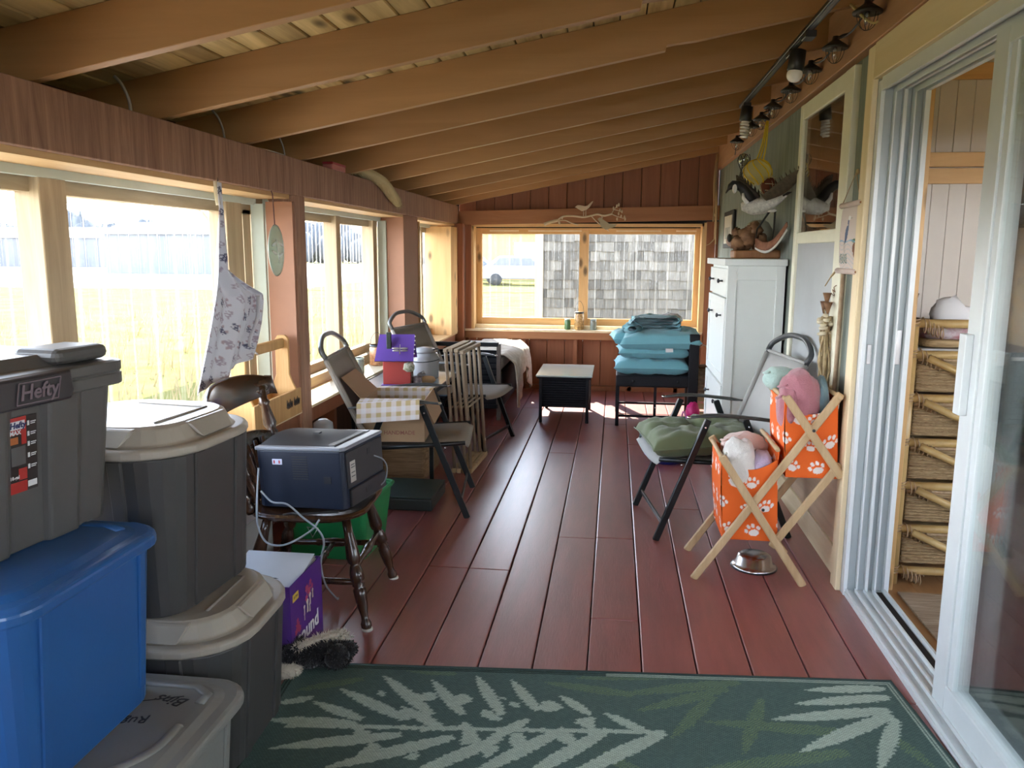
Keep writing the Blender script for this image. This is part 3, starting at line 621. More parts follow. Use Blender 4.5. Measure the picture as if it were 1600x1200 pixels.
l = MB(); loft(l, [(hx-.004, hy-.004, .045, H-.085), (hx, hy, .05, H-.082), (hx, hy, .05, H-.058), (hx-.003, hy-.003, .05, H-.056), (hx-.003, hy-.003, .05, H-.053), (hx, hy, .05, H-.051), (hx, hy, .05, H-.03), (hx-.012, hy-.012, .05, H-.026), (hx-.055, hy-.055, .05, H-.024), (hx-.085, hy-.07, .05, H), (hx-.10, hy-.09, .05, H)])
lid = obj('lid', l, p_hef, T, W=False, bevel=.004, seg=2, loc=(0, 0, 0))
q = B(hx-.16, hx-.03, .10, .26, H-.024, H+.012); obj('lid_lug', q, p_hef, lid, W=False, bevel=.018, seg=3)
p_dark = plast('charcoal_latch_plastic', (.03, .028, .034), .35)
M = frame((hx+.006, 0, H-.055), (0, 1, 0), (0, 0, 1))
q = MB().add([(-.105, -.038, -.004), (.085, -.038, -.004), (.095, -.018, -.004), (.095, .030, -.004), (-.115, .030, -.004), (-.105, -.034, .012), (.082, -.034, .012), (.09, -.016, .012), (.09, .026, .008), (-.11, .026, .008)], [(4, 3, 2, 1, 0), (5, 6, 7, 8, 9), (0, 1, 6, 5), (1, 2, 7, 6), (2, 3, 8, 7), (3, 4, 9, 8), (4, 0, 5, 9)], False, M)
lt = obj('latch', q, p_dark, T, W=False, bevel=.004, seg=2)
obj('lettering', text_mb('Hefty', .044, frame((hx+.019, -.005, H-.059), (0, 1, 0), (0, 0, 1)), .0008, bold=.0008, shear=.2), mat('embossed_mauve', (.16, .12, .14), rough=.5), lt, W=False)
fr_ = MB(); M2 = frame((hx+.0185, -.005, H-.059), (0, 1, 0), (0, 0, 1))
for a, c in (((-.058, -.022, 0), (.048, -.022, 0)), ((.048, -.022, 0), (.06, .022, 0)), ((.06, .022, 0), (-.048, .022, 0)), ((-.048, .022, 0), (-.058, -.022, 0))): fr_.bar(M2 @ V(*a), M2 @ V(*c), .002, .002, (1, 0, 0))
obj('lettering_frame', fr_, MATS['embossed_mauve'], lt, W=False)
# product label
tilt = math.atan2(.028, H-.075)
LM = Matrix.Translation((hx-.029, -.015, .215)) @ Matrix.Rotation(tilt, 4, 'Y') @ frame((0, 0, 0), (0, 1, 0), (0, 0, 1))
def flat(mb, x0, x1, y0, y1, z, M): return mb.box(x0, x1, y0, y1, z-.0008, z, M)
lb = obj('label', flat(MB(), -.037, .037, -.082, .082, .001, LM), mat('label_black', (.025, .02, .02), rough=.35, var=0), T, W=False)
lred = mat('label_red', (.42, .03, .025), rough=.35, var=0); lwhite = mat('label_white', (.7, .7, .7), rough=.35, var=0)
def lp(nm, m_, *a): return obj(nm, flat(MB(), *a, LM), m_, lb, W=False)
lp('red_field', lred, -.037, .009, .045, .082, .0018); lp('red_field', lred, -.012, .009, -.055, -.03, .0018); lp('red_field', lred, -.037, .009, -.082, -.058, .0018); lp('red_field', lred, -.003, .009, .022, .045, .0018)
lp('brand_plate', lwhite, -.031, .005, .056, .074, .0024); lp('orange_patch', mat('label_orange', (.45, .14, .04), rough=.35), -.033, -.012, .025, .040, .0018)
lp('bin_picture', mat('label_grey', (.10, .10, .10), rough=.4), -.029, .006, -.022, .018, .0018); lp('barcode', lwhite, .011, .034, -.075, -.062, .0018)
obj('lettering', text_mb('Hefty', .018, LM @ Matrix.Translation((-.013, .065, .003)), .0003, bold=.0006, shear=.15), mat('navy_print', (.02, .03, .12)), lb, W=False)
obj('lettering', text_mb('MAX', .013, LM @ Matrix.Translation((-.020, .0495, .003)), .0003, bold=.0004), lwhite, lb, W=False)
obj('lettering', text_mb('18-gal', .010, LM @ Matrix.Translation((-.024, -.047, .003)), .0003, bold=.0003), lwhite, lb, W=False)
for i, z in enumerate((.065, .042, .02, -.005, -.03)):
    g = MB(); flat(g, .012, .017, z-.005, z+.005, .002, LM); flat(g, .020, .034, z+.001, z+.003, .002, LM); flat(g, .020, .032, z-.003, z-.001, .002, LM); obj('icon', g, lwhite, lb, W=False)
# pair of grey bins with beige domed lids
def beige(name, lab, loc, rz_, hx, hy, h):
    t = thing(name, lab, 'storage bin', loc, rz_)
    b = MB(); loft(b, [(hx-.045, hy-.045, .09, 0), (hx-.018, hy-.018, .13, h-.075)]); bo = obj('body', b, p_tote, t, W=False, bevel=.004, seg=2, loc=(0, 0, 0))
    for sx, sy, a, c in ((1, -1, 'y', 0), (1, 1, 'y', 0), (1, -1, 'x', 0), (-1, -1, 'x', 0)):
        if a == 'y':
            y = sy*(hy-.165)
            q = MB().add([(hx-.065, y-.02, .0), (hx-.040, y-.02, .0), (hx-.040, y+.02, .0), (hx-.065, y+.02, .0), (hx-.03, y-.022, h-.075), (hx-.010, y-.022, h-.075), (hx-.010, y+.022, h-.075), (hx-.03, y+.022, h-.075)], [(0, 3, 2, 1), (4, 5, 6, 7), (0, 1, 5, 4), (1, 2, 6, 5), (2, 3, 7, 6), (3, 0, 4, 7)])
        else:
            x = sx*(hx-.165)
            q = MB().add([(x-.02, -hy+.040, 0), (x+.02, -hy+.040, 0), (x+.02, -hy+.065, 0), (x-.02, -hy+.065, 0), (x-.022, -hy+.010, h-.075), (x+.022, -hy+.010, h-.075), (x+.022, -hy+.03, h-.075), (x-.022, -hy+.03, h-.075)], [(0, 3, 2, 1), (4, 5, 6, 7), (0, 1, 5, 4), (1, 2, 6, 5), (2, 3, 7, 6), (3, 0, 4, 7)])
        obj('side_rib', q, p_tote, bo, W=False, bevel=.004)
    l = MB(); z = h-.075
    loft(l, [(hx-.004, hy-.004, .18, z), (hx, hy, .185, z+.006), (hx, hy, .185, z+.022), (hx-.008, hy-.008, .18, z+.028), (hx-.03, hy-.03, .17, z+.026), (hx-.042, hy-.042, .15, z+.03), (hx-.062, hy-.062, .13, z+.068), (hx-.075, hy-.075, .12, z+.075), (hx-.11, hy-.11, .10, z+.073)])
    li = obj('lid', l, p_beige, t, W=False, bevel=.004, seg=2, loc=(0, 0, 0))
    for s_ in (-1, 1): obj('lid_lug', MB().add([(s_*a, y, zz) for a, y, zz in ((hx-.16, -hy+.028, z+.028), (hx-.28, -hy+.028, z+.028), (hx-.30, -hy+.06, z+.072), (hx-.14, -hy+.06, z+.072), (hx-.14, -hy+.1, z+.072), (hx-.30, -hy+.1, z+.072))], [(0, 1, 2, 3), (3, 2, 5, 4), (0, 3, 4), (1, 5, 2), (0, 4, 5, 1)]), p_beige, li, W=False, bevel=.004)
    obj('lid_lug', MB().add([(a, y, zz) for a, y, zz in ((hx-.026, -.06, z+.028), (hx-.026, .09, z+.028), (hx-.058, .11, z+.072), (hx-.058, -.08, z+.072), (hx-.11, -.08, z+.072), (hx-.11, .11, z+.072))], [(0, 1, 2, 3), (3, 2, 5, 4), (0, 3, 4), (1, 5, 2), (0, 4, 5, 1)]), p_beige, li, W=False, bevel=.004)
    obj('lid_groove', MB().tube([(hx-.13, -.12, z+.075), (hx-.13, .12, z+.075), (-.1, .14, z+.075)], .006, 6, flat=.5), plast('lid_groove_shade', (.30, .26, .22)), li, W=False)
    return t
beige('storage_bin', 'dark grey bin with a beige domed lid standing on the floor at the rug corner', (-1.25, 2.055, 0), R_(2), .29, .265, .445)
beige('storage_bin', 'dark grey bin with a beige domed lid, stacked on top of its twin', (-1.345, 2.10, .445), R_(-4), .265, .265, .515)

# ------------------------------------------------------------------ boxes and toy by the rug corner
def carton(name, lab, x0, x1, y0, y1, h, m_, t_=.004, z=0, rz_=0, cat='box'):
    t = thing(name, lab, cat, ((x0+x1)/2, (y0+y1)/2, z), rz_); a = (x1-x0)/2; c = (y1-y0)/2
    for nm, g in (('side_panel', B(a-t_, a, -c, c, 0, h)), ('side_panel', B(-a, -a+t_, -c, c, 0, h)), ('end_panel', B(-a+t_, a-t_, -c, -c+t_, 0, h)), ('end_panel', B(-a+t_, a-t_, c-t_, c, 0, h)), ('bottom_panel', B(-a+t_, a-t_, -c+t_, c-t_, 0, t_))): obj(nm, g, m_, t, W=False)
    return t, a, c
card_w = mat('white_card', (.62, .62, .62), rough=.6, var=.03); purple = mat('purple_card', (.075, .018, .19), rough=.35, var=.05)
t, a, c = carton('carton', 'white cardboard box with red print squeezed behind the grey bins', -1.47, -1.10, 2.32, 2.41, .30, card_w)
obj('flap', B(-a, a, -c, c, .30, .304), card_w, t, W=False)
obj('red_print', B(a+.0002, a+.001, -.01, .035, .235, .275), mat('red_print', (.45, .04, .05)), t, W=False, bevel=.0)
obj('lettering', text_mb('7', .03, frame((a+.001, -.005, .075), (0, 1, 0), (0, 0, 1)), .0004, bold=.001), ink, t, W=False)
obj('lettering', text_mb('CT', .016, frame((a+.001, -.005, .045), (0, 1, 0), (0, 0, 1)), .0004), ink, t, W=False)
t, a, c = carton('toy_box', 'purple open-topped cardboard box with pink and yellow print beside the skunk toy', -1.34, -1.06, 2.43, 2.72, .30, purple)
def fp(nm, y0, y1, z0, z1, m_): return obj(nm, B(a+.0002, a+.0012, y0, y1, z0, z1), m_, t, W=False)
fp('yellow_sticker', -.125, -.075, .235, .262, mat('yellow_print', (.55, .38, .05)))
obj('lettering', text_mb('EXTRA', .012, frame((a+.0014, -.10, .249), (0, 1, 0), (0, 0, 1)), .0003), ink, t, W=False)
fp('barcode', -.135, -.105, .04, .08, lwhite)
pk = mat('pink_print', (.45, .06, .12)); cr_ = mat('cream_print', (.6, .52, .42))
for i, (y, z, s_) in enumerate(((-.09, .135, .022), (-.105, .12, .014), (-.075, .12, .016), (-.09, .155, .012), (.0, .235, .018), (.02, .22, .02), (.035, .245, .014), (-.005, .20, .015), (.05, .225, .012))):
    obj('flower_print', MB().prism([(s_*(1 if k % 2 else .55)*math.cos(k*math.pi/6+i), s_*(1 if k % 2 else .55)*math.sin(k*math.pi/6+i)) for k in range(12)], .0006, frame((a+.0003, y, z), (0, 1, 0), (0, 0, 1))), pk, t, W=False)
for y, z, s_ in ((.0, .175, .014), (.025, .19, .013), (.02, .16, .010), (-.03, .17, .010), (-.03, .145, .008), (.05, .20, .010)):
    obj('figure_print', MB().prism([(-s_*.5, -s_*2), (s_*.5, -s_*2), (s_*.3, 0), (s_*.8, s_), (0, s_*1.6), (-s_*.8, s_), (-s_*.3, 0)], .0006, frame((a+.0013, y, z), (0, 1, 0), (0, 0, 1))), cr_, t, W=False)
obj('lettering', text_mb('sound', .082, frame((a+.0014, .0, .085), (0, 1, 0), (0, 0, 1)), .0004, bold=.002), lwhite, t, W=False)
for i in range(5): obj('paper_sheet', MB().add([(-.125, -.135, .27), (.13, -.135, .26), (.132, .12, .285+.003*i), (-.12, .13, .30)], [(0, 1, 2, 3)], False, Matrix.Translation((0, 0, .004*i)) @ Matrix.Rotation(R_(2*i-4), 4, 'Z')), card_w, t, W=False, solid=.0015)
for i in range(7): obj('packing_slot', MB().bar((.02+.01*(i % 2), -.09+.03*i, .291+.002*i), (.10, -.075+.03*i, .284+.0025*i), .006, .001), ink, t, W=False)
# skunk toy: one furry body, tail, head
fur_b = mat('black_plush', (.012, .011, .012), rough=.95, bump=.8, bs=150, sheen=.3, spec=.2); fur_w = mat('cream_plush', (.55, .48, .38), rough=.95, bump=.8, bs=150, sheen=.2, spec=.2)
t = thing('plush_toy', 'black and cream plush skunk lying on the rug corner', 'toy', (-.985, 2.47, .006), 0)
def furball(mb, c, r, n=900, M=None, seed=0, L_=.016):
    rnd = random.Random(seed); c = Vector(c); r = Vector(r)
    for _ in range(n):
        z = rnd.uniform(-1, 1); a = rnd.uniform(0, 2*math.pi); q = math.sqrt(1-z*z); d = Vector((q*math.cos(a), q*math.sin(a), z))
        p = Vector((d.x*r.x, d.y*r.y, d.z*r.z)); nn = Vector((d.x/r.x, d.y/r.y, d.z/r.z)).normalized(); tq = nn.orthogonal().normalized(); tq.rotate(Matrix.Rotation(a*7, 3, nn)) if False else None
        if M: p = M.to_3x3() @ p; nn = M.to_3x3() @ nn; tq = M.to_3x3() @ tq
        b = c+p; tip = b+(nn+Vector((rnd.uniform(-.5, .5), rnd.uniform(-.5, .5), rnd.uniform(-.7, .2)))).normalized()*L_*rnd.uniform(.6, 1.2)
        if tip.z < .003: tip.z = .003
        if b.z < .002: continue
        mb.add([b-tq*.0018, b+tq*.0018, tip], [(0, 1, 2)])
    return mb
Mt = Matrix.Rotation(R_(35), 4, 'Z')
g = MB().ell((.0, .0, .045), (.095, .05, .045), 20, 12, Mt, ns=.15, nf=3); g.ell((.07, -.005, .04), (.045, .05, .04), 14, 8); furball(g, (0, 0, .045), (.095, .05, .045), 900, Mt); furball(g, (.07, -.005, .04), (.045, .05, .04), 500, None, 2); g.ell((-.08, -.02, .05), (.035, .07, .045), 14, 8); furball(g, (-.08, -.02, .05), (.035, .07, .045), 700, None, 3)
obj('body', g, fur_b, t, W=False, loc=(0, 0, 0))
g = MB()
for p0, p1, w in (((-.05, -.05, .085), (.06, .05, .09), .016), ((.03, .06, .075), (.07, .09, .06), .02)): 
    pts = [Vector(p0).lerp(Vector(p1), i/6)+V(0, 0, .012*math.sin(math.pi*i/6)) for i in range(7)]; g.tube(pts, [w*.6, w, w*1.1, w, w, w*.9, w*.5], 8, flat=.45)
    for i in range(7): furball(g, pts[i], (w, w, .008), 60, None, i)
obj('stripe', g, fur_w, t, W=False, loc=(0, 0, 0))
g = MB().ell((-.075, -.095, .022), (.05, .034, .022), 16, 8, Matrix.Rotation(R_(30), 4, 'Z')); furball(g, (-.075, -.095, .022), (.05, .034, .022), 500, Matrix.Rotation(R_(30), 4, 'Z'), 5, .01); obj('tail_tip', g, fur_w, t, W=False, loc=(0, 0, 0))
g = MB().ell((.10, .03, .05), (.03, .028, .026), 12, 8); furball(g, (.10, .03, .05), (.03, .028, .026), 300, None, 8, .008); obj('head', g, fur_b, t, W=False, loc=(0, 0, 0))

# ------------------------------------------------------------------ wooden chair with the printer
dkw = wood('dark_walnut_gloss', (.022, .010, .006), (.06, .026, .013), 'Z', rough=.22, spec=.6, bump=.03)
dkwY = wood('dark_walnut_gloss_y', (.022, .010, .006), (.07, .03, .014), 'Y', rough=.2, spec=.6, bump=.03)
legp = [(0, .014), (.03, .020), (.06, .021), (.09, .015), (.13, .014), (.2, .020), (.3, .024), (.36, .025), (.38, .019), (.40, .025), (.42, .019), (.44, .027), (.5, .027), (.56, .020), (.58, .016), (.6, .024), (.64, .027), (.72, .024), (.85, .018), (1, .016)]
t = thing('wooden_chair', 'dark turned-leg wooden chair holding the printer', 'chair', (-1.16, 2.98, 0), R_(4))
seat = MB(); loft(seat, [(.20, .225, .12, .412), (.228, .25, .14, .425), (.232, .255, .14, .438), (.22, .24, .13, .446), (.17, .19, .1, .437), (.1, .1, .08, .432)])
obj('seat', seat, dkwY, t, W=False, bevel=.003, seg=2, loc=(0, 0, 0))
feet = {}
for sx, sy in ((1, -1), (1, 1), (-1, -1), (-1, 1)):
    p = V(.245*sx, .245*sy, 0) if sx > 0 else V(-.25, .22*sy, 0); q = V(.15*sx, .16*sy, .418); feet[sx, sy] = (p, q)
    lg = obj('leg', MB().turned(p, q, legp, 14), dkw, t, W=False, loc=p)
    obj('foot_cap', MB().lathe([(.021, .0), (.021, .008)], 14, Matrix.Translation(p)), mat('white_felt', (.6, .58, .52)), lg, W=False)
strp = [(0, .010), (.15, .013), (.3, .012), (.34, .016), (.36, .012), (.40, .017), (.5, .02), (.6, .017), (.64, .012), (.66, .016), (.7, .012), (.85, .013), (1, .010)]
for (a, c, k) in (((1, -1), (-1, -1), .42), ((1, 1), (-1, 1), .42), ((1, -1), (1, 1), .55), ((-1, -1), (-1, 1), .35)):
    p = feet[a][0].lerp(feet[a][1], k); q = feet[c][0].lerp(feet[c][1], k); obj('stretcher', MB().turned(p, q, strp, 10), dkw, t, W=False)
    if a[1] == c[1]: feet['m', a[1]] = p.lerp(q, .5)
obj('stretcher', MB().turned(feet['m', -1], feet['m', 1], strp, 10), dkw, t, W=False)
for sy in (-1, 1): obj('back_post', MB().turned((-.20, .20*sy, .435), (-.315, .24*sy, .85), [(0, .016), (.06, .022), (.1, .014), (.14, .024), (.18, .014), (.25, .02), (.4, .027), (.5, .018), (.53, .026), (.56, .018), (.62, .028), (.8, .018), (.83, .026), (.86, .018), (.95, .022), (1, .02)], 14), dkw, t, W=False)
for y in (-.11, -.037, .037, .11): obj('spindle', MB().turned((-.205, y, .435), (-.27, y*1.1, .66), [(0, .009), (.2, .011), (.35, .017), (.45, .010), (.5, .016), (.6, .010), (.8, .016), (1, .009)], 10), dkw, t, W=False)
def rail(z0, z1, half, arc, x0, slope, th=.02):
    mb = MB(); n = 14; vs = []; fs = []
    for i in range(n+1):
        u = i/n*2-1; y = u*half; zt = z1-arc*abs(u)**3; zb = z0+.35*arc*abs(u)**2
        for z, o_ in ((zb, 0), (zt, slope*(zt-zb))):
            xx = x0-.05*(1-u*u)+o_; vs += [(xx, y, z), (xx+th, y, z)]
    for i in range(n):
        a = i*4; b = a+4
        for q in ((0, 1), (1, 3), (3, 2), (2, 0)): fs.append((a+q[0], b+q[0], b+q[1], a+q[1]))
    fs += [(0, 2, 3, 1), (n*4, n*4+1, n*4+3, n*4+2)]
    return mb.add(vs, fs, True)
obj('crest_rail', rail(.80, .915, .31, .035, -.29, -.32), dkwY, t, W=False, bevel=.006, seg=2)
obj('lower_rail', rail(.62, .69, .22, .03, -.26, -.3), dkwY, t, W=False, bevel=.004, seg=2)
# printer
navy = mat('navy_printer_plastic', (.004, .010, .028), rough=.5, var=.05, spec=.5); pgrey = mat('grey_printer_plastic', (.022, .022, .026), rough=.45, var=.05); plite = mat('light_printer_top', (.22, .235, .27), rough=.4, var=.03)
P = thing('printer', 'navy blue laser printer sitting on the wooden chair', 'printer', (-1.13, 2.965, .453), rot=(0, R_(-3), R_(-9)))
a, c, h = .185, .165, .235
obj('housing', MB().prism([(-a, -c+.01), (-a+.02, -c), (a-.012, -c), (a, -c+.012), (a, c), (-a, c)], h-.012), navy, P, W=False, bevel=.004, seg=2)
obj('side_cover', B(a-.002, a+.006, -c+.02, c-.01, .075, h-.02), pgrey, P, W=False, bevel=.003); sd = obj('paper_tray', B(a-.002, a+.012, -c+.03, c-.005, .004, .07), pgrey, P, W=False, bevel=.003)
obj('tray_grip', B(a+.010, a+.0135, -.02, .03, .028, .048), ink, sd, W=False)
sc_ = bpy.data.objects['side_cover']; obj('port', B(a+.005, a+.0075, .02, .045, .17, .195), ink, sc_, W=False); obj('rating_label', B(a+.006, a+.0075, -.125, -.085, .095, .175), mat('label_cream', (.45, .42, .38)), sc_, W=False)
for z in (.115, .13, .15, .16): obj('label_text_line', B(a+.0076, a+.008, -.12, -.09, z, z+.004), MATS['label_grey'], sc_, W=False)
tp = obj('top_cover', MB().prism([(-a-.002, -c-.002), (a-.01, -c-.002), (a+.006, -c+.012), (a+.006, c), (-a-.002, c)], .014, Matrix.Translation((0, 0, h-.012))), plite, P, W=False, bevel=.004, seg=2)
obj('top_seam', MB().tube([(a-.04, -c+.02, h+.003), (a-.04, c-.02, h+.003)], .0016, 6), ink, tp, W=False)
obj('output_well', MB().grid(lambda u, v: (-a+.008+.295*u, -c+.022+.285*v, h+.003+.055*(-(math.sin(math.pi*min(1, (1-u)*1.1)))*.0+.0)+.022*math.sin(math.pi*v*.9)*(1-u)**.7), 14, 12), mat('dark_output_well', (.02, .02, .023), rough=.6, spec=.25), tp, W=False)
obj('well_slope', MB().add([(a-.075, -c+.03, h+.0035), (a-.05, -c+.03, h+.004), (a-.05, c-.03, h+.004), (a-.14, c-.03, h+.0035)], [(0, 1, 2, 3)]), ink, tp, W=False, solid=.001)
obj('paper_hole', MB().box(-.02, .005, -.01, .01, h+.02, h+.026), ink, tp, W=False)
for i in range(10): obj('vent_slot', B(-.03, .035, -c-.0015, -c+.001, .112+.0095*i, .116+.0095*i), ink, bpy.data.objects['housing'], W=False)
obj('sticker', B(-.115, -.072, -c-.002, -c+.001, .168, .19), mat('sticker_blue_white', (.55, .58, .72)), P, W=False, bevel=.002)
obj('flag_mark', MB().box(-.108, -.102, -c-.0028, -c-.002, .173, .185).box(-.086, -.080, -c-.0028, -c-.002, .173, .185), MATS['red_print'], bpy.data.objects['sticker'], W=False)
obj('power_inlet', B(.10, .13, -c-.0015, -c+.001, .10, .125), ink, P, W=False)
# cables
cab = mat('grey_cable', (.28, .31, .34), rough=.4, var=.03); cabk = mat('black_cable', (.012, .012, .014), rough=.4)
def cable(lab, pts, r, m_, n=8): return obj('cable', MB().tube(bez(pts, n), r, 7), m_, label=lab, cat='cable')
cable('pale grey cable looping off the seat of the wooden chair', [(-1.30, 2.75, .62), (-1.29, 2.70, .50), (-1.28, 2.68, .42), (-1.24, 2.66, .365), (-1.17, 2.66, .36), (-1.09, 2.70, .40), (-1.06, 2.72, .44)], .0038, cab)
cable('long grey cable hanging from the printer down to the floor', [(-1.295, 2.75, .53), (-1.24, 2.72, .50), (-1.18, 2.715, .495), (-1.12, 2.71, .45), (-1.06, 2.70, .41), (-1.04, 2.705, .36), (-1.06, 2.72, .27), (-1.06, 2.76, .17), (-1.07, 2.90, .05), (-1.1, 3.0, .006)], .0038, cab)
cable('black cable curled on the chair seat under the printer', [(-1.20, 2.72, .452), (-1.17, 2.73, .456), (-1.14, 2.72, .458), (-1.10, 2.74, .456), (-1.0, 2.76, .458)], .004, cabk)
cable('grey cable drooping behind the printer', [(-.93, 2.99, .62), (-.90, 3.01, .60), (-.89, 3.03, .56), (-.905, 3.04, .50), (-.95, 3.05, .462)], .0028, cab)
# things under and beside the chair
t, a, c = carton('carton', 'pale printed cardboard box standing under the wooden chair', -1.59, -1.44, 2.85, 3.15, .33, mat('pale_grey_card', (.30, .29, .27)))
obj('blue_print', B(-.06, .0, -c-.001, -c, .10, .25), mat('dark_blue_print', (.02, .03, .2)), t, W=False); obj('round_print', MB().lathe([(.03, 0), (.03, .001)], 16, Matrix.Translation((.04, -c, .27)) @ Matrix.Rotation(R_(90), 4, 'X')), ink, t, W=False)
obj('flap', B(-a, a, -c, c, .33, .334), MATS['pale_grey_card'], t, W=False)
grn = plast('green_recycling_plastic', (.015, .20, .06), .4)
t = thing('recycling_bin', 'green plastic recycling bin on the floor behind the wooden chair', 'bin', (-1.30, 3.58, 0), R_(-3))
g = MB(); loft(g, [(.185, .16, .03, 0), (.215, .19, .035, .27), (.222, .197, .035, .27), (.222, .197, .035, .285), (.205, .18, .03, .285), (.178, .153, .03, .012)], capt=True); obj('tub', g, grn, t, W=False, bevel=.002, loc=(0, 0, 0))
obj('rim', MB().tube([(x, y, .288) for x, y in rr(.222, .197, .035)], .009, 8, closed=True), grn, t, W=False)
for s_, y in ((.03, 0),): obj('recycling_mark', MB().tube([(-.05+.03*math.cos(k*2.094+.5), -.183, .14+.03*math.sin(k*2.094+.5)) for k in range(3)], .004, 5, closed=True), lwhite, t, W=False)
obj('newspaper', B(-.15, .12, -.12, .12, .2, .25), card_w, t, W=False)
# ------------------------------------------------------------------ folding garden chairs
fmetal = mat('black_green_metal', (.010, .014, .016), rough=.32, metal=.3, var=.05, spec=.6); sling = mat('taupe_sling_fabric', (.27, .24, .20), rough=.75, bump=.15, bs=400, var=.04); sling_g = mat('grey_sling_fabric', (.34, .335, .315), rough=.75, bump=.15, bs=400, var=.04)
arm_m = mat('grey_arm_plastic', (.05, .055, .055), rough=.3, spec=.6)
chrome = mat('bright_steel', (.6, .6, .6), rough=.2, metal=1)
def folding_chair(lab, loc, rz_, sm, group, fr_m, lx=0, uz=0):
    t = thing('folding_chair', lab, 'chair', loc, rz_, group)
    W_ = .28
    for s in (-1, 1):
        y = s*W_
        obj('leg', MB().bar((.34, y, 0), (.10, y, .615), .020, .032, (1, 0, 0)), fmetal, t, W=False, bevel=.003)
        obj('leg', MB().bar((-.34, y-.022*s, 0), (-.09, y-.022*s, .61), .020, .032, (1, 0, 0)), fmetal, t, W=False, bevel=.003)
        obj('seat_rail', MB().tube([(.33, y-.02*s, .41), (-.20, y-.02*s, .375)], .012, 8), fmetal, t, W=False)
        bf = obj('back_frame', MB().tube([(-.16, y-.012*s, .36), (-.41+lx, y-.012*s, .875+uz)], .0125, 8), fr_m, t, W=False)
        am = obj('armrest', MB().tube(bez([(.19, y+.005*s, .628), (.05, y+.005*s, .637), (-.12, y+.005*s, .622), (-.285, y+.005*s, .60)], 5), [.016]*3+[.023]*10+[.014]*3, 8, flat=.42), arm_m, t, W=False)
        obj('arm_cap', MB().ell((.195, y+.005*s, .628), (.014, .014, .008), 10, 6), chrome, am, W=False)
        for q in ((.115, .577), (-.10, .58), (.225, .39)): obj('rivet', MB().ell((q[0], y+.013*s, q[1]), (.006, .004, .006), 8, 6), chrome, t, W=False)
    obj('crossbar', MB().bar((.305, -W_, .085), (.305, W_, .085), .012, .022), fmetal, t, W=False, bevel=.002)
    obj('crossbar', MB().bar((-.305, -W_+.02, .085), (-.305, W_-.02, .085), .012, .022), fmetal, t, W=False, bevel=.002)
    obj('seat', MB().grid(lambda u, v: (.345-.54*u+.0, -W_+.012+(2*W_-.024)*v, .417-.035*u-.022*math.sin(math.pi*v)-(.03*(1-u/.08)**2 if u < .08 else 0)), 16, 10), sm, t, W=False, solid=.004)
    obj('backrest', MB().grid(lambda u, v: (-.165-(.232-lx)*u-(0 if v in (0, 1) else .014+.012*math.sin(math.pi*v)), -W_-.004+(2*W_+.008)*v, .375+(.478+uz)*u), 10, 12), sm, t, W=False, solid=.005)
    for s in (-1, 1): obj('side_sleeve', MB().tube([(-.175, s*(W_-.012), .39), (-.398+lx, s*(W_-.012), .85+uz)], .0165, 8), sm, t, W=False)
    obj('top_handle', MB().tube(bez([(x_+lx, y_, z_+uz) for x_, y_, z_ in ((-.40, -W_+.012, .86), (-.425, -W_+.02, .905), (-.45, -.13, .955), (-.455, 0, .965), (-.45, .13, .955), (-.425, W_-.02, .905), (-.40, W_-.012, .86))], 6), .0145, 10), fr_m, t, W=False)
    obj('top_rail', MB().tube([(-.402+lx, -W_+.012, .86+uz), (-.402+lx, W_-.012, .86+uz)], .009, 8), sm, t, W=False)
    return t
fr_grey = mat('grey_tube_frame', (.12, .12, .115), rough=.35, metal=.3); fr_dark = mat('slate_handle', (.05, .055, .058), rough=.35)
folding_chair('taupe sling folding chair with the gingham box on its seat', (-1.13, 4.32, 0), R_(7), sling, 'sling folding chairs', fr_grey)
folding_chair('taupe sling folding chair behind the wooden drying rack', (-1.15, 5.83, 0), R_(-13), sling, 'sling folding chairs', fr_grey)
folding_chair('grey sling folding chair with the olive green cushion', (.525, 4.21, 0), math.pi+R_(9), sling_g, 'sling folding chairs', fr_dark, .03, .03)
# green cushion: tufted
def cushion(nm, lab, loc, rz_, hx, hy, th, m_, tuft=(), cat='cushion', group=None, rot=None, wr=.006, seed=0, pin=True):
    t = thing(nm, lab, cat, loc, rz_, group, rot)
    def prof(u, v, s):
        x = (u*2-1); y = (v*2-1); e = max(0, (1-abs(x)**4))**.5*max(0, (1-abs(y)**4))**.5
        z = th*.5*e**.6; px = x*hx*(1-.05*(1-abs(y)**3)*(abs(x) > .6)) ; py = y*hy*(1-.05*(1-abs(x)**3)*(abs(y) > .6))
        for tx, ty, r, d in tuft:
            q = ((x-tx)**2+(y-ty)**2)/r**2; z -= d*math.exp(-q)*(s > 0)
        if tuft: z -= .024*(math.exp(-(x/.09)**2)+math.exp(-(y/.09)**2))*e*(s > 0); z += .006*math.sin(14*math.atan2(y, x))*e*(s > 0)
        z += wr*noise.noise(V(x*3+seed, y*3, seed))*e*2+wr*.8*noise.noise(V(x*9+seed, y*4, seed+5))*e
        return (px, py, th*.45+(z if s > 0 else -z*.8))
    g = MB().grid(lambda u, v: prof(u, v, 1), 28, 28); g.grid(lambda u, v: prof(u, v, -1), 28, 28, flip=True)
    obj('cover', g, m_, t, W=False, loc=(0, 0, 0)); obj('piping', MB().tube([prof(u, v, 1) for u, v in [(i/10, 0) for i in range(10)]+[(1, i/10) for i in range(10)]+[(1-i/10, 1) for i in range(10)]+[(0, 1-i/10) for i in range(10)]], .004, 5, closed=True), m_, t, W=False)
    return t
olive = mat('olive_cushion', (.125, .155, .075), rough=.8, bump=.15, bs=300, var=.06, sheen=.2)
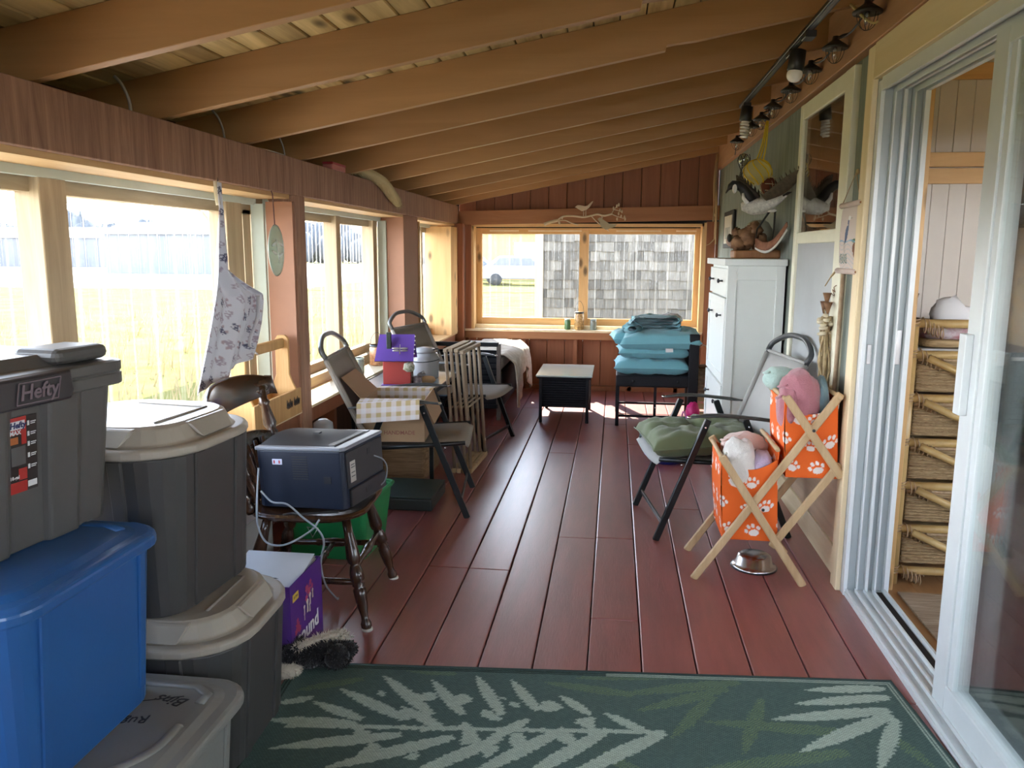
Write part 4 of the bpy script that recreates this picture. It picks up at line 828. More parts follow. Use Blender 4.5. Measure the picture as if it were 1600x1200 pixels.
cushion('seat_cushion', 'olive green tufted cushion on the grey folding chair', (.455, 4.22, .398), math.pi+R_(9), .285, .27, .15, olive, tuft=((0, 0, .25, .045), (-.5, 0, .2, .01)), rot=(0, R_(3), math.pi+R_(9)), wr=.010)
# ------------------------------------------------------------------ towel rack with orange paw-print bins
maple = wood('pale_rack_wood', (.42, .28, .14), (.56, .40, .22), 'Z', rough=.5, randv=.03, ring=10)
t = thing('fabric_rack', 'pale wooden cross-legged rack holding two orange paw-print fabric bins', 'rack', (.66, 3.55, 0), 0)
def rw(p): return V(*p)
# near frame in plane y=3.38, far frame y=3.76; x to the right
def xz(u, v, Y):
    """point on plane y=Y read off as (x,z)"""
    return None
near, far = 3.40, 3.78
for Y in (near, far):
    d = 0 if Y == near else .018
    s_ = 1
    for p, q in (((.375, 0), (.945, .845)), ((.84, 0), (.47, .565)), ((.70, .165), (.96, .545)), ((.72, .83), (.965, .49))):
        off = .018 if p in ((.375, 0), (.70, .165)) else 0
        yy = Y+(off if Y == near else -off)
        obj('slat', MB().bar((p[0], yy, p[1]), (q[0], yy, q[1]), .016, .034, (1, 0, 0)), maple, t, bevel=.005)
    for (x, z) in ((.652, .288+.05), (.838, .69)): obj('bolt', MB().ell((x, Y-.012, z), (.007, .005, .007), 8, 6), fmetal, t)
for x, z in ((.475, .55), (.70, .60), (.725, .815), (.94, .83)): obj('dowel', MB().tube([(x, near, z), (x, far, z)], .010, 8), maple, t)
oj = vcol('orange_paw_fabric', rough=.75, bump=.1, bs=500)
OR = (.78, .13, .012); WH = (.80, .72, .66)
def paw(u, v, seed=0):
    """white paw prints scattered on orange cloth; u,v in metres"""
    c = .112
    for di in (-1, 0, 1):
        for dj in (-1, 0, 1):
            i = math.floor(u/c)+di; j = math.floor(v/c)+dj; r = random.Random(i*131+j*17+seed)
            x = (i+.5+r.uniform(-.18, .18)+(.5 if j % 2 else 0)-.25)*c; y = (j+.5+r.uniform(-.15, .15))*c; a = r.uniform(-.7, .7); s = r.uniform(.85, 1.15)
            dx = (u-x)/s; dy = (v-y)/s; px = dx*math.cos(a)+dy*math.sin(a); py = -dx*math.sin(a)+dy*math.cos(a)
            px /= 1.3; py /= 1.3
            if (px/.015)**2+((py+.008)/.0115)**2 < 1: return WH
            for tx, ty in ((-.019, .004), (-.007, .016), (.007, .016), (.019, .004)):
                if ((px-tx)/.0052)**2+((py-ty)/.0075)**2 < 1: return WH
    return OR
def fabric_bin(x0, x1, ztop0, ztop1, zb, y0, y1, name='fabric_bin'):
    """open box of cloth hung between the dowels: back, front, two sides, bottom"""
    b = None
    def panel(nm, fn, L1, L2, seed):
        n1 = int(L1/.0035); n2 = int(L2/.0035); g = MB().grid(fn, n1, n2)
        g.col = [paw(i/(n1-1)*L1+seed, j/(n2-1)*L2, seed) for j in range(n2) for i in range(n1)]
        return obj(nm, g, oj, t, solid=.002)
    h = ztop0-zb; wdt = x1-x0; dep = y1-y0
    sag = lambda u: .02*math.sin(math.pi*u)
    panel('bin_side', lambda u, v: (x0+.02*(1-v)+wdt*.97*u, y0+.004*math.sin(6*u), zb+(h-.05*math.sin(math.pi*u))*v), wdt, h, 1)
    panel('bin_side', lambda u, v: (x0+.02*(1-v)+wdt*.97*u, y1, zb+(h-.02*math.sin(math.pi*u))*v), wdt, h, 3)
    panel('bin_end', lambda u, v: (x0+.025*(1-v)+sag(v)*-.4, y0+dep*u, zb+h*v-(.0)), dep, h, 5)
    panel('bin_end', lambda u, v: (x1-.03*(1-v), y0+dep*u, zb+(ztop1-zb)*v), dep, h, 7)
    panel('bin_bottom', lambda u, v: (x0+.02+(wdt-.04)*u, y0+dep*v, zb-.015*math.sin(math.pi*u)*math.sin(math.pi*v)), wdt, dep, 9)
fabric_bin(.475, .715, .55, .60, .185, near+.035, far-.035)
fabric_bin(.725, .945, .80, .82, .475, near+.035, far-.035)
def terry(n, c): return mat(n, c, rough=.95, bump=.7, bs=180, var=.08, sheen=.5, spec=.15)
def towel(nm, lab, loc, r, m_, rz_=0, roll=True, seed=0, rot=None, group='towels in the paw-print bins'):
    t2 = thing(nm, lab, 'towel', loc, rz_, group, rot)
    # folded towel: a thick sheet rolled up, ending in an outer fold
    n = 46; pts = []
    for i in range(n):
        a = i/n*4.6*math.pi; rr_ = .25+.75*i/n; pts.append((math.cos(a)*r[0]*rr_, math.sin(a)*r[2]*rr_))
    def fn(u, v):
        x, z = pts[min(n-1, int(u*(n-1)+.5))]; k = 1-.25*abs(2*v-1)**3
        w = .006*noise.noise(V(u*9+seed, v*4, seed))
        return (x*k+w, (v*2-1)*r[1], r[2]+z*k+w)
    obj('towel_roll', MB().grid(fn, n, 14), m_, t2, W=False, solid=.014, loc=(0, 0, 0))
    g = MB().ell((0, 0, r[2]), (r[0]*.98, r[1]*.86, r[2]*.98), 18, 12, None, ns=.1, nf=2, seed=seed); obj('towel_core', g, m_, t2, W=False, loc=(0, 0, 0))
    return t2
rose = terry('rose_terry', (.42, .17, .20)); mint = terry('mint_terry', (.42, .58, .53)); peach = terry('peach_cotton', (.66, .48, .42)); lilac = terry('lilac_terry', (.50, .40, .54)); creamt = terry('cream_cotton', (.66, .63, .58)); blueg = terry('slate_blue_terry', (.20, .32, .36))
def drape(nm, lab, pts_fn, m_, group='towels in the paw-print bins', n=30, th=.012):
    o = thing(nm, lab, 'towel', pts_fn(.5, .5), 0, group); obj('cloth', MB().grid(pts_fn, n, n), m_, o, solid=th); return o
def blob(lab, c, r, m_, seed, folds=5, nm='towel'):
    c = V(*c); o = thing(nm, lab, 'towel', (c.x, c.y, c.z-r[2]), 0, 'towels in the paw-print bins')
    def fn(u, v):
        a = 2*math.pi*u; ph = math.pi*v; d = V(math.sin(ph)*math.cos(a), math.sin(ph)*math.sin(a), math.cos(ph))
        k = 1+.14*noise.noise(d*1.5+V(seed, 0, 0))+.018*math.sin(folds*a+3*d.z+seed)*math.sin(ph)**2+.022*math.sin(11*d.x+5*d.z+seed)+.05*noise.noise(d*5+V(0, seed, 0))
        p = V(d.x*r[0]*k, d.y*r[1]*k, d.z*r[2]*k)
        e = .86
        return c+V(math.copysign(abs(p.x/r[0])**e, p.x)*r[0], math.copysign(abs(p.y/r[1])**e, p.y)*r[1], math.copysign(abs(p.z/r[2])**e, p.z)*r[2])
    obj('cloth', MB().grid(fn, 40, 26, closeu=True), m_, o)
    # folded edge lying over the bundle
    e = [fn((i/24)*.55+.05, .33+.10*math.sin(i/24*3)) for i in range(25)]
    obj('folded_hem', MB().tube([p+V(0, 0, .004) for p in e], .009, 6, flat=.6), m_, o)
    return o
blob('dusty rose towel bulging from the upper orange bin', (.80, 3.53, .80), (.085, .10, .125), rose, 1)
blob('dusty rose towel folded in front in the upper orange bin', (.755, 3.50, .765), (.05, .07, .10), rose, 4, 4)
blob('slate blue towel at the right end of the upper orange bin', (.895, 3.57, .76), (.035, .10, .13), blueg, 7, 3)
blob('pale mint towel behind the rose one in the upper bin', (.765, 3.70, .86), (.09, .055, .055), mint, 9, 7)
blob('cream cotton towel in the lower orange bin', (.56, 3.52, .49), (.08, .09, .13), creamt, 12)
blob('peach sheet behind the cream towel in the lower orange bin', (.60, 3.66, .545), (.10, .055, .07), peach, 15, 8)
blob('lilac towel at the right of the lower orange bin', (.655, 3.52, .465), (.055, .085, .10), lilac, 18, 4)
# steel bowl on the floor beneath
t = thing('pet_bowl', 'upturned stainless steel bowl on the floor under the orange rack', 'bowl', (.665, 3.60, 0))
obj('bowl', MB().lathe([(.098, 0), (.102, .006), (.096, .012), (.082, .02), (.074, .055), (.06, .062), (0, .062)], 40), mat('brushed_steel', (.55, .55, .56), rough=.22, metal=1, var=.05), t, W=False, loc=(0, 0, 0)); obj('rubber_ring', MB().lathe([(.09, .0), (.104, .0), (.104, .005), (.09, .005)], 32), fmetal, t, W=False)
# ------------------------------------------------------------------ gingham box on the first folding chair
gt = vcol('gingham_card', rough=.6); kraft = mat('kraft_card', (.36, .23, .13), rough=.75, var=.05)
def gingham(u, v):
    a = (u/.026) % 2 < 1; b = (v/.026) % 2 < 1; base = (.58, .56, .55)
    if a and b: return (.42, .32, .15)
    if a or b: return (.56, .48, .42)
    return base
t = thing('gift_carton', 'open cardboard box with tan gingham lid flaps on the folding chair', 'box', (-1.18, 4.29, .405), R_(6))
def gpanel(nm, p, q, r_, s, both=gt):
    p, q, r_, s = map(Vector, (p, q, r_, s)); L1 = (q-p).length; L2 = (s-p).length; n1 = max(2, int(L1/.0043)); n2 = max(2, int(L2/.0043))
    g = MB().grid(lambda u, v: p*(1-u)*(1-v)+q*u*(1-v)+r_*u*v+s*(1-u)*v, n1, n2, smooth=False); g.col = [gingham(i/(n1-1)*L1, j/(n2-1)*L2) for j in range(n2) for i in range(n1)]
    return obj(nm, g, both, t, W=False, solid=.003)
A, D, Hh = .165, .20, .225
gpanel('inner_wall', (-A, D, 0), (A, D, 0), (A, D, Hh), (-A, D, Hh)); gpanel('top_flap', (-A, D, Hh), (A, D, Hh), (A+.01, D+.10, Hh-.005), (-A+.01, D+.10, Hh-.005))
gpanel('front_flap', (-A-.01, -D, Hh+.012), (A-.01, -D, Hh+.012), (A-.01, -D-.105, Hh+.026), (-A-.01, -D-.105, Hh+.0))
gpanel('front_flap', (-A-.01, -D-.105, Hh+.0), (A-.01, -D-.105, Hh+.026), (A-.01, -D-.12, Hh-.075), (-A-.01, -D-.12, Hh-.10))
for nm, a in (('front_wall', (-A, A, -D, -D+.004, 0, Hh)), ('side_wall', (A-.004, A, -D+.004, D, 0, Hh)), ('side_wall', (-A, -A+.004, -D+.004, D, 0, Hh)), ('bottom_panel', (-A, A, -D, D, 0, .004))): obj(nm, B(*a), kraft, t, W=False)
obj('side_flap', MB().add([(A, -D+.01, Hh), (A, D, Hh), (A+.05, D-.02, Hh-.13), (A+.05, -D+.03, Hh-.13)], [(0, 1, 2, 3)]), kraft, t, W=False, solid=.004)
obj('side_flap', MB().add([(-A, -D, Hh), (-A, D, Hh), (-A-.12, D-.01, Hh+.115), (-A-.12, -D+.04, Hh+.115)], [(0, 1, 2, 3)]), kraft, t, W=False, solid=.004)
obj('lettering', text_mb('HANDMADE', .03, frame((.03, -D-.0006, .05), (1, 0, 0), (0, 0, 1)), .0004, bold=.0004), mat('faded_red_print', (.25, .09, .06)), t, W=False)
# ------------------------------------------------------------------ small table with the birdhouse
t = thing('patio_table', 'low patio table with a frosted glass top beside the left windows', 'table', (-1.34, 5.06, 0))
frost = mat('frosted_glass_top', (.20, .23, .22), rough=.25, var=.08, spec=.6)
obj('table_top', B(-1.58, -1.09, 4.68, 5.46, .578, .586), frost, t, bevel=.002)
for a in ((-1.60, -1.07, 4.66, 4.68, .56, .59), (-1.60, -1.07, 5.46, 5.48, .56, .59), (-1.60, -1.58, 4.68, 5.46, .56, .59), (-1.09, -1.07, 4.68, 5.46, .56, .59)): obj('edge_frame', B(*a), fmetal, t, bevel=.003)
for x in (-1.58, -1.09):
    for y in (4.68, 5.46): obj('leg', MB().bar((x, y, 0), (x, y, .56), .024, .024), fmetal, t, bevel=.003)
for y in (4.68, 5.46): obj('brace', MB().bar((-1.58, y, .10), (-1.09, y, .45), .014, .014), fmetal, t)
TZ = .586
t = thing('birdhouse', 'red birdhouse with a purple roof and small chimney on the patio table', 'birdhouse', (-1.335, 4.84, TZ), R_(8)); t.scale = (1.13, 1.13, 1.13); t.matrix_basis = Matrix.LocRotScale(Vector((-1.335, 4.84, TZ)), Euler((0, 0, R_(8))), Vector((1.13, 1.13, 1.13)))
redp = mat('coral_red_paint', (.42, .055, .045), rough=.5, var=.05); purp = mat('violet_paint', (.115, .055, .30), rough=.45, var=.05)
obj('base', B(-.085, .085, -.08, .08, 0, .016), purp, t, W=False, bevel=.002)
obj('body', MB().prism([(-.065, .016), (.065, .016), (.065, .17), (0, .27), (-.065, .17)], .15, Matrix(((0, 0, 1, -.075), (1, 0, 0, 0), (0, 1, 0, 0), (0, 0, 0, 1)))), redp, t, W=False, bevel=.001)
# ridge runs along x: the roof slope faces the camera
for s in (-1, 1): obj('roof', MB().add([(-.10, 0, .285), (.095, 0, .285), (.095, s*.10, .15), (-.115, s*.10, .15), (-.10, 0, .275), (.095, 0, .275), (.095, s*.092, .145), (-.115, s*.092, .145)], [(0, 1, 2, 3), (7, 6, 5, 4), (0, 4, 5, 1), (1, 5, 6, 2), (2, 6, 7, 3), (3, 7, 4, 0)]), purp, t, W=False)
obj('chimney', B(-.055, -.03, -.055, -.03, .20, .30), mat('dark_green_paint', (.02, .03, .025), rough=.5), t, W=False, bevel=.002)
sil = mat('silver_charm', (.5, .48, .42), rough=.3, metal=.8)
df = MB()
for s in (-1, 1):
    for k in (0, 1): df.ell((.02+s*.022, -.068+.006*k, .215-.014*k), (.022, .004, .006), 10, 6)
df.bar((.02, -.06, .235), (.02, -.085, .185), .004, .004); obj('dragonfly_charm', df, sil, t, W=False)
for i in range(6): obj('bead', MB().ell((.098, -.01-.016*i, .275-.022*i), .004, 6, 5), mat('pearl', (.7, .68, .6), rough=.3), t, W=False)
obj('mosaic_front', B(.0755, .079, -.05, .05, .03, .19), mat('copper_mosaic', (.25, .09, .04), rough=.4, col2=(.5, .25, .12), vs=60), t, W=False)
obj('perch_stem', MB().tube([(.085, -.055, .016), (.085, -.06, .09)], .004, 6), dkw, t, W=False); obj('flower_ball', MB().ell((.07, -.082, .115), (.03, .02, .028), 12, 8, None, ns=.3, nf=9), mat('white_green_flowers', (.12, .15, .06), col2=(.65, .6, .5), vs=70, rough=.8), t, W=False)
t = thing('canister', 'round white enamel canister with a domed lid on the patio table', 'canister', (-1.245, 5.17, TZ))
enam = mat('greyish_enamel', (.33, .34, .34), rough=.25, var=.05)
obj('body', MB().lathe([(.088, 0), (.095, .008), (.096, .14), (.085, .165), (.072, .172)], 30), enam, t, W=False, loc=(0, 0, 0)); ld = obj('lid', MB().lathe([(.078, .172), (.082, .178), (.07, .195), (.03, .205), (.0, .207)], 30), enam, t, W=False, loc=(0, 0, 0))
obj('lid_latch', MB().tube(bez([(.06, -.03, .19), (.10, -.03, .20), (.102, -.03, .165)], 4), .004, 6), fmetal, ld, W=False); obj('bail_handle', MB().tube(bez([(.096, 0, .14), (.105, -.05, .13), (.04, -.105, .12), (-.05, -.105, .12), (-.096, 0, .14)], 5), .003, 6), fmetal, t, W=False)
t = thing('mouse_ornament', 'small tan ornament with a grey mouse lying on the table by the canister', 'ornament', (-1.17, 4.93, TZ), 0)
obj('sack', MB().ell((0, 0, .026), (.055, .03, .026), 14, 9, Matrix.Rotation(R_(25), 4, 'Z'), ns=.12, nf=3), mat('tan_sack', (.45, .28, .14), rough=.7), t, W=False, loc=(0, 0, 0))
g = MB().ell((-.035, -.01, .062), (.026, .016, .014), 12, 8); g.ell((-.055, -.01, .058), (.010, .008, .008), 8, 6); g.ell((-.028, .004, .075), (.007, .003, .008), 8, 6); g.ell((-.028, -.022, .075), (.007, .003, .008), 8, 6); obj('mouse', g, mat('grey_mouse', (.25, .25, .25), rough=.6), t, W=False)
t = thing('tealight_glass', 'patterned dark glass holder beside the tan ornament', 'candle holder', (-1.215, 4.83, TZ)); obj('glass', MB().lathe([(.03, 0), (.034, .01), (.034, .06), (.03, .06), (.03, .012)], 18, cap=False), mat('mottled_glass', (.10, .07, .10), col2=(.4, .35, .35), vs=50, rough=.2), t, W=False); obj('candle', MB().lathe([(.026, .004), (.026, .03)], 14), ink, t, W=False)
# jars on the left sill
def jar(lab, x, y, z, r, h, m_, rim_m, handle=False, cat='jar', group=None, nm='jar'):
    t = thing(nm, lab, cat, (x, y, z), 0, group)
    obj('glass', MB().lathe([(r*.92, 0), (r, .01), (r, h*.82), (r*.86, h*.92), (r*.86, h)], 20), m_, t, W=False, loc=(0, 0, 0)); obj('rim', MB().lathe([(r*.9, h*.9), (r*.95, h*.92), (r*.95, h), (r*.85, h)], 20), rim_m, t, W=False)
    if handle: obj('wire_handle', MB().tube(bez([(-r*.9, 0, h*.95), (-r*.7, 0, h*1.35), (0, 0, h*1.6), (r*.7, 0, h*1.35), (r*.9, 0, h*.95)], 6), .0018, 5), rim_m, t, W=False)
    return t
cop = mat('copper_mosaic_glass', (.20, .07, .03), col2=(.62, .35, .18), vs=55, rough=.35); gls = mat('pale_jar_glass', (.35, .42, .40), rough=.12, trans=.6, var=.15, vs=20); gold = mat('gold_mosaic_glass', (.16, .07, .02), col2=(.75, .5, .2), vs=60, rough=.3)
jar('copper mosaic lantern jar with a wire handle on the left window sill', -1.70, 5.60, .60, .055, .15, cop, fmetal, True, 'lantern', nm='lantern_jar')
jar('clear glass candle jar on the left sill in front of the copper lantern', -1.68, 5.10, .60, .042, .12, gls, mat('pale_green_rim', (.45, .58, .52)), nm='candle_jar')
jar('small clear jar on the left sill by the brown post', -1.70, 4.14, .60, .03, .10, gls, MATS['pale_green_rim'], nm='candle_jar')
# ------------------------------------------------------------------ wooden drying rack, folded
t = thing('drying_rack', 'folded wooden drying rack standing beside the patio table', 'rack', (-.98, 5.2, 0))
dow = wood('grey_tan_dowel', (.27, .20, .13), (.40, .31, .21), 'Z', rough=.6, randv=.06)
for i, (x, dz) in enumerate(((-1.055, 0), (-1.02, .005), (-.985, .0), (-.95, -.01))):
    xb = x+.055; f_ = 5.40
    for y, w_ in ((4.95, 0), (f_, .0)): obj('post', MB().tube([(xb+.02*(y > 5), y, .03), (x+.03*(y > 5), y, .79+dz)], .0115, 8), dow, t)
    obj('top_bar', MB().bar((x, 4.93, .80+dz), (x+.03, f_+.02, .80+dz), .026, .022), dow, t, bevel=.003)
    obj('middle_rod', MB().tube([(x+.02, 4.95, .42), (x+.045, f_, .42)], .007, 6), dow, t)
    obj('bottom_bar', MB().bar((xb-.005, 4.93, .018), (xb+.02, f_+.02, .018), .030, .03), maple, t, bevel=.003)
# ------------------------------------------------------------------ daybed at the far left
blk = mat('black_wicker_paint', (.006, .006, .009), rough=.6, bump=.5, bs=120, spec=.3); smoked = mat('dark_resin_weave', (.004, .005, .008), rough=.6, spec=.15, bump=.6, bs=150)
t = thing('daybed', 'black wicker daybed in the far left corner', 'daybed', (-1.2, 7.2, 0))
for x in (-1.56, -.955): obj('post', MB().bar((x, 6.62, 0), (x, 6.62, .655), .035, .03), blk if x < -1 else mat('bronze_post', (.13, .10, .08), rough=.4), t, bevel=.004)
for z0, z1 in ((.63, .665), (.10, .14)): obj('rail', B(-1.56, -.955, 6.605, 6.635, z0, z1), blk, t, bevel=.003)
obj('woven_panel', B(-1.54, -.975, 6.612, 6.628, .14, .60), smoked, t)
for k in range(9): obj('weave_band', B(-1.54, -.975, 6.606, 6.612, .15+.05*k, .18+.05*k), blk, t)
obj('seat_base', B(-1.56, -.93, 6.66, 8.1, .10, .40), blk, t, bevel=.006); obj('mattress', B(-1.55, -.95, 6.68, 8.08, .40, .52), mat('cream_mattress', (.6, .56, .48), rough=.8), t, bevel=.03, seg=3)
quilt = mat('cream_pattern_quilt', (.42, .34, .24), col2=(.66, .60, .50), vs=14, rough=.85, bump=.3, bs=60)
t = thing('quilt', 'cream patterned quilt draped over the far end of the daybed', 'quilt', (-1.1, 7.3, .52))
def qf(u, v):
    y = 6.75+1.2*v; L = .45+.42*u*(1+.12*math.sin(v*9)); w = .012*math.sin(v*30)+.008*math.sin(v*57+2)
    s = u*.80
    if s < .34: return (-1.30+s, y, .545+.012*noise.noise(V(s*8, y*6, 1)))
    q = s-.34; x = -.96+min(q, .10)*1.0+w*min(1, q*5)+.10*(1-math.exp(-q*6))*.5; z = .545-max(0, q-.03)**1.0*(.75+.35*math.sin(v*7+1))
    return (x, y, z)
obj('cloth', MB().grid(qf, 34, 50), quilt, t, solid=.01)
# wicker basket and clutter under the first table
wick = wood('wicker_brown', (.16, .09, .04), (.36, .23, .12), 'X', rough=.7, ring=40, bump=.6)
t = thing('wicker_basket', 'brown wicker basket on the floor under the patio table', 'basket', (-1.30, 4.98, 0)); 
g = MB(); loft(g, [(.15, .2, .04, 0), (.17, .22, .05, .24), (.155, .205, .045, .24), (.14, .19, .04, .01)], capt=True); obj('basket_wall', g, wick, t, W=False, loc=(0, 0, 0)); obj('basket_rim', MB().tube([(x, y, .245) for x, y in rr(.165, .215, .05)], .012, 8, closed=True), wick, t, W=False)
t = thing('storage_case', 'flat black case lying on the floor under the folding chair with the box', 'case', (-1.17, 4.33, 0)); obj('shell', B(-1.37, -.97, 4.15, 4.52, 0, .07), mat('black_case', (.02, .025, .022), rough=.5), t, bevel=.01, seg=2); obj('lid', B(-1.37, -.97, 4.15, 4.52, .072, .08), mat('dark_green_case', (.03, .05, .04), rough=.5), t, bevel=.008, seg=2)
t = thing('plastic_jug', 'white plastic jug on the floor behind the first folding chair', 'jug', (-1.50, 3.95, 0)); obj('body', MB().lathe([(.055, 0), (.06, .02), (.06, .36), (.03, .42), (.03, .45)], 18), mat('amber_bottle', (.25, .13, .05), rough=.4), t, W=False); obj('cap', MB().lathe([(.05, .44), (.055, .46), (.05, .53), (.02, .55), (0, .55)], 16), enam, t, W=False)
# ------------------------------------------------------------------ pine caddy with handwriting on the left sill
t = thing('wooden_caddy', 'pine tool caddy with a handle and black handwriting on the left sill', 'caddy', (-1.66, 3.60, .60), 0)
cp = wood('caddy_pine', (.50, .27, .09), (.66, .40, .16), 'Z', rough=.5, randv=.02)
L_ = .27
for nm, a in (('side_board', (.065, .080, -L_, L_, 0, .13)), ('side_board', (-.080, -.065, -L_, L_, 0, .13)), ('bottom_board', (-.065, .065, -L_, L_, 0, .012))): obj(nm, B(*a), cp, t, W=False, bevel=.002)
for y in (-L_+.02, L_-.038): obj('end_board', MB().prism([(-.065, 0), (.065, 0), (.065, .13), (.05, .16), (.035, .20), (.035, .38), (.02, .40), (-.02, .40), (-.035, .38), (-.035, .20), (-.05, .16), (-.065, .13)], .018, Matrix(((1, 0, 0, 0), (0, 0, 1, y), (0, 1, 0, 0), (0, 0, 0, 1)))), cp, t, W=False, bevel=.003)
obj('handle', B(-.012, .014, -L_, L_, .335, .385), cp, t, W=False, bevel=.008, seg=2)
scr = MB()
for cy in (-.17, .08, .17):
    for k in range(4): scr.tube(bez([(.0812, cy+.018*k, .055), (.0812, cy+.018*k+.006, .095-.01*(k % 2)), (.0812, cy+.018*k+.012, .05), (.0812, cy+.018*k+.018, .08)], 4), .0016, 4)
obj('handwriting', scr, ink, t, W=False)
# ------------------------------------------------------------------ rug
GD = (.105, .17, .15); GM = (.19, .28, .15); GL = (.50, .60, .50); GE = (.02, .035, .03)
def rot2(x, y, a): return x*math.cos(a)-y*math.sin(a), x*math.sin(a)+y*math.cos(a)
LEAF_L = [((-0.601, 2.189), (-0.86, 2.331)), ((-0.527, 2.223), (-0.741, 2.431)), ((-0.432, 2.236), (-0.573, 2.425)), ((-0.311, 2.253), (-0.432, 2.473)), ((-0.205, 2.291), (-0.31, 2.461)), ((-0.041, 2.289), (-0.143, 2.389)), ((0.131, 2.22), (-0.001, 2.307)), ((-0.734, 2.171), (-0.917, 2.245)), ((-0.74, 2.147), (-1.027, 2.132)), ((-0.594, 2.111), (-0.953, 1.997)), ((-0.437, 2.121), (-0.769, 1.928)), ((-0.295, 2.14), (-0.552, 1.90)), ((-0.117, 2.204), (-0.371, 1.94)), ((0.014, 2.218), (-0.227, 1.95)), ((0.183, 2.227), (-0.118, 1.96)), ((0.917, 2.574), (0.655, 2.527)), ((0.914, 2.52), (0.602, 2.439)), ((0.889, 2.44), (0.509, 2.34)), ((0.887, 2.416), (0.56, 2.181)), ((0.893, 2.392), (0.763, 2.128)), ((-0.926, 2.269), (-1.022, 2.218)), ((-0.228, 2.24), (-0.343, 2.112)), ((-0.469, 2.15), (-0.633, 2.258)), ((.9, 1.75), (.4, 1.95)), ((.9, 1.7), (.3, 1.8)), ((.85, 1.6), (.3, 1.6)), ((-.2, 1.3), (-.7, 1.6)), ((-.1, 1.3), (-.8, 1.4)), ((0, 1.3), (-.4, 1.7)), ((.3, 1.2), (.1, 1.7))]
LEAF_M = [((.45, 2.55), (.05, 2.42)), ((.4, 2.5), (.1, 2.33)), ((.35, 2.45), (.2, 2.2)), ((.5, 2.45), (.4, 2.15)), ((.3, 2.58), (-.1, 2.5)), ((.75, 2.3), (.3, 2.3)), ((.7, 2.2), (.25, 2.05)), ((-.8, 2.4), (-1.0, 2.3)), ((-.5, 2.47), (-.7, 2.48)), ((.45, 2.1), (.2, 1.9)), ((.0, 2.1), (.2, 1.95)), ((.7, 2.0), (.9, 1.8)), ((.1, 2.42), (-.2, 2.46)), ((.85, 2.3), (.92, 2.15))]
def leaves(x, y, lst, w0):
    for (ax, ay), (bx_, by) in lst:
        lx, ly = bx_-ax, by-ay; L2 = lx*lx+ly*ly; t = ((x-ax)*lx+(y-ay)*ly)/L2
        if 0 < t < 1:
            L_ = math.sqrt(L2); q = abs((x-ax)*ly-(y-ay)*lx)/L_
            if q < w0*min(1, .45+L_)*(math.sin(math.pi*min(1, .12+.88*t))**.7): return True
    return False
rx0, rx1, ry0, ry1 = -1.07, .95, 1.05, 2.55
ra = R_(4.3)
def place_rug(x, y, z): 
    X, Y = rot2(x-.93, y-2.55, ra); return (X+.93, Y+2.62, z)
def rug_col(x, y):
    e = min(x-rx0, rx1-x, ry1-y, y-ry0)
    if e < .028: return GL if int(e/.006) % 2 == 1 and x > 0 else GE if int(e/.006) % 2 else GD
    jx = x+.004*math.sin(y*900); jy = y+.005*(noise.noise(V(x*60, y*160, 0)))
    wx, wy, _ = place_rug(jx, jy, 0)
    if leaves(wx, wy, LEAF_L, .031): return GL
    if abs((wy-2.142)-(wx+.643)*.103) < .010 and -.95 < wx < .18: return GL
    if noise.noise(V(wx*14, wy*14, 3)) > .28 and -.75 < wx < 0 and 2.0 < wy < 2.35: return GL
    if leaves(wx, wy, LEAF_M, .03) and (int(x/.006)+int(y/.0045)) % 2: return GM
    return GD
nu, nv = 400, 300
g = MB(); cols = []
g.grid(lambda u, v: place_rug(rx0+(rx1-rx0)*u, ry0+(ry1-ry0)*v, .0065+.0012*noise.noise(V(u*9, v*9, 0))+(.006*max(0, 1-abs(u-.005)/.02) if v > .8 else 0)), nu, nv)
for j in range(nv):
    for i in range(nu): cols.append(rug_col(rx0+(rx1-rx0)*i/(nu-1), ry0+(ry1-ry0)*j/(nv-1)))
g.col = cols
rm = vcol('woven_rug', rough=.8, spec=.2); nt = rm.node_tree; b = nt.nodes['Principled BSDF']
tcn = nt.nodes.new('ShaderNodeTexCoord'); mpn = nt.nodes.new('ShaderNodeMapping'); mpn.inputs['Rotation'].default_value = (0, 0, R_(4.3)); wv = nt.nodes.new('ShaderNodeTexBrick'); wv.inputs['Scale'].default_value = 45; wv.inputs['Mortar Size'].default_value = .03; wv.inputs['Color1'].default_value = (1, 1, 1, 1); wv.inputs['Color2'].default_value = (.7, .7, .7, 1); wv.inputs['Mortar'].default_value = (.15, .15, .15, 1)
nt.links.new(tcn.outputs['Object'], mpn.inputs[0]); nt.links.new(mpn.outputs[0], wv.inputs['Vector'])
mxn = nt.nodes.new('ShaderNodeMix'); mxn.data_type = 'RGBA'; mxn.blend_type = 'MULTIPLY'; mxn.inputs[0].default_value = .7
at_ = [n for n in nt.nodes if n.type == 'ATTRIBUTE'][0]; nt.links.new(at_.outputs['Color'], mxn.inputs[6]); nt.links.new(wv.outputs['Color'], mxn.inputs[7]); nt.links.new(mxn.outputs[2], b.inputs['Base Color'])
bpn = nt.nodes.new('ShaderNodeBump'); bpn.inputs['Strength'].default_value = .5; bpn.inputs['Distance'].default_value = .003; nt.links.new(wv.outputs['Fac'], bpn.inputs['Height']); bpn.invert = True; nt.links.new(bpn.outputs[0], b.inputs['Normal'])
rug = obj('rug', g, rm, label='dark green woven rug with pale mint palm fronds on the red floor', cat='rug')
obj('edge_binding', MB().tube([Vector(place_rug(x, y, .007)) for x, y in ((rx0, ry0), (rx0, ry1), (rx1, ry1), (rx1, ry0))], .0045, 6, closed=True), mat('rug_binding', (.03, .055, .05), rough=.8), rug)
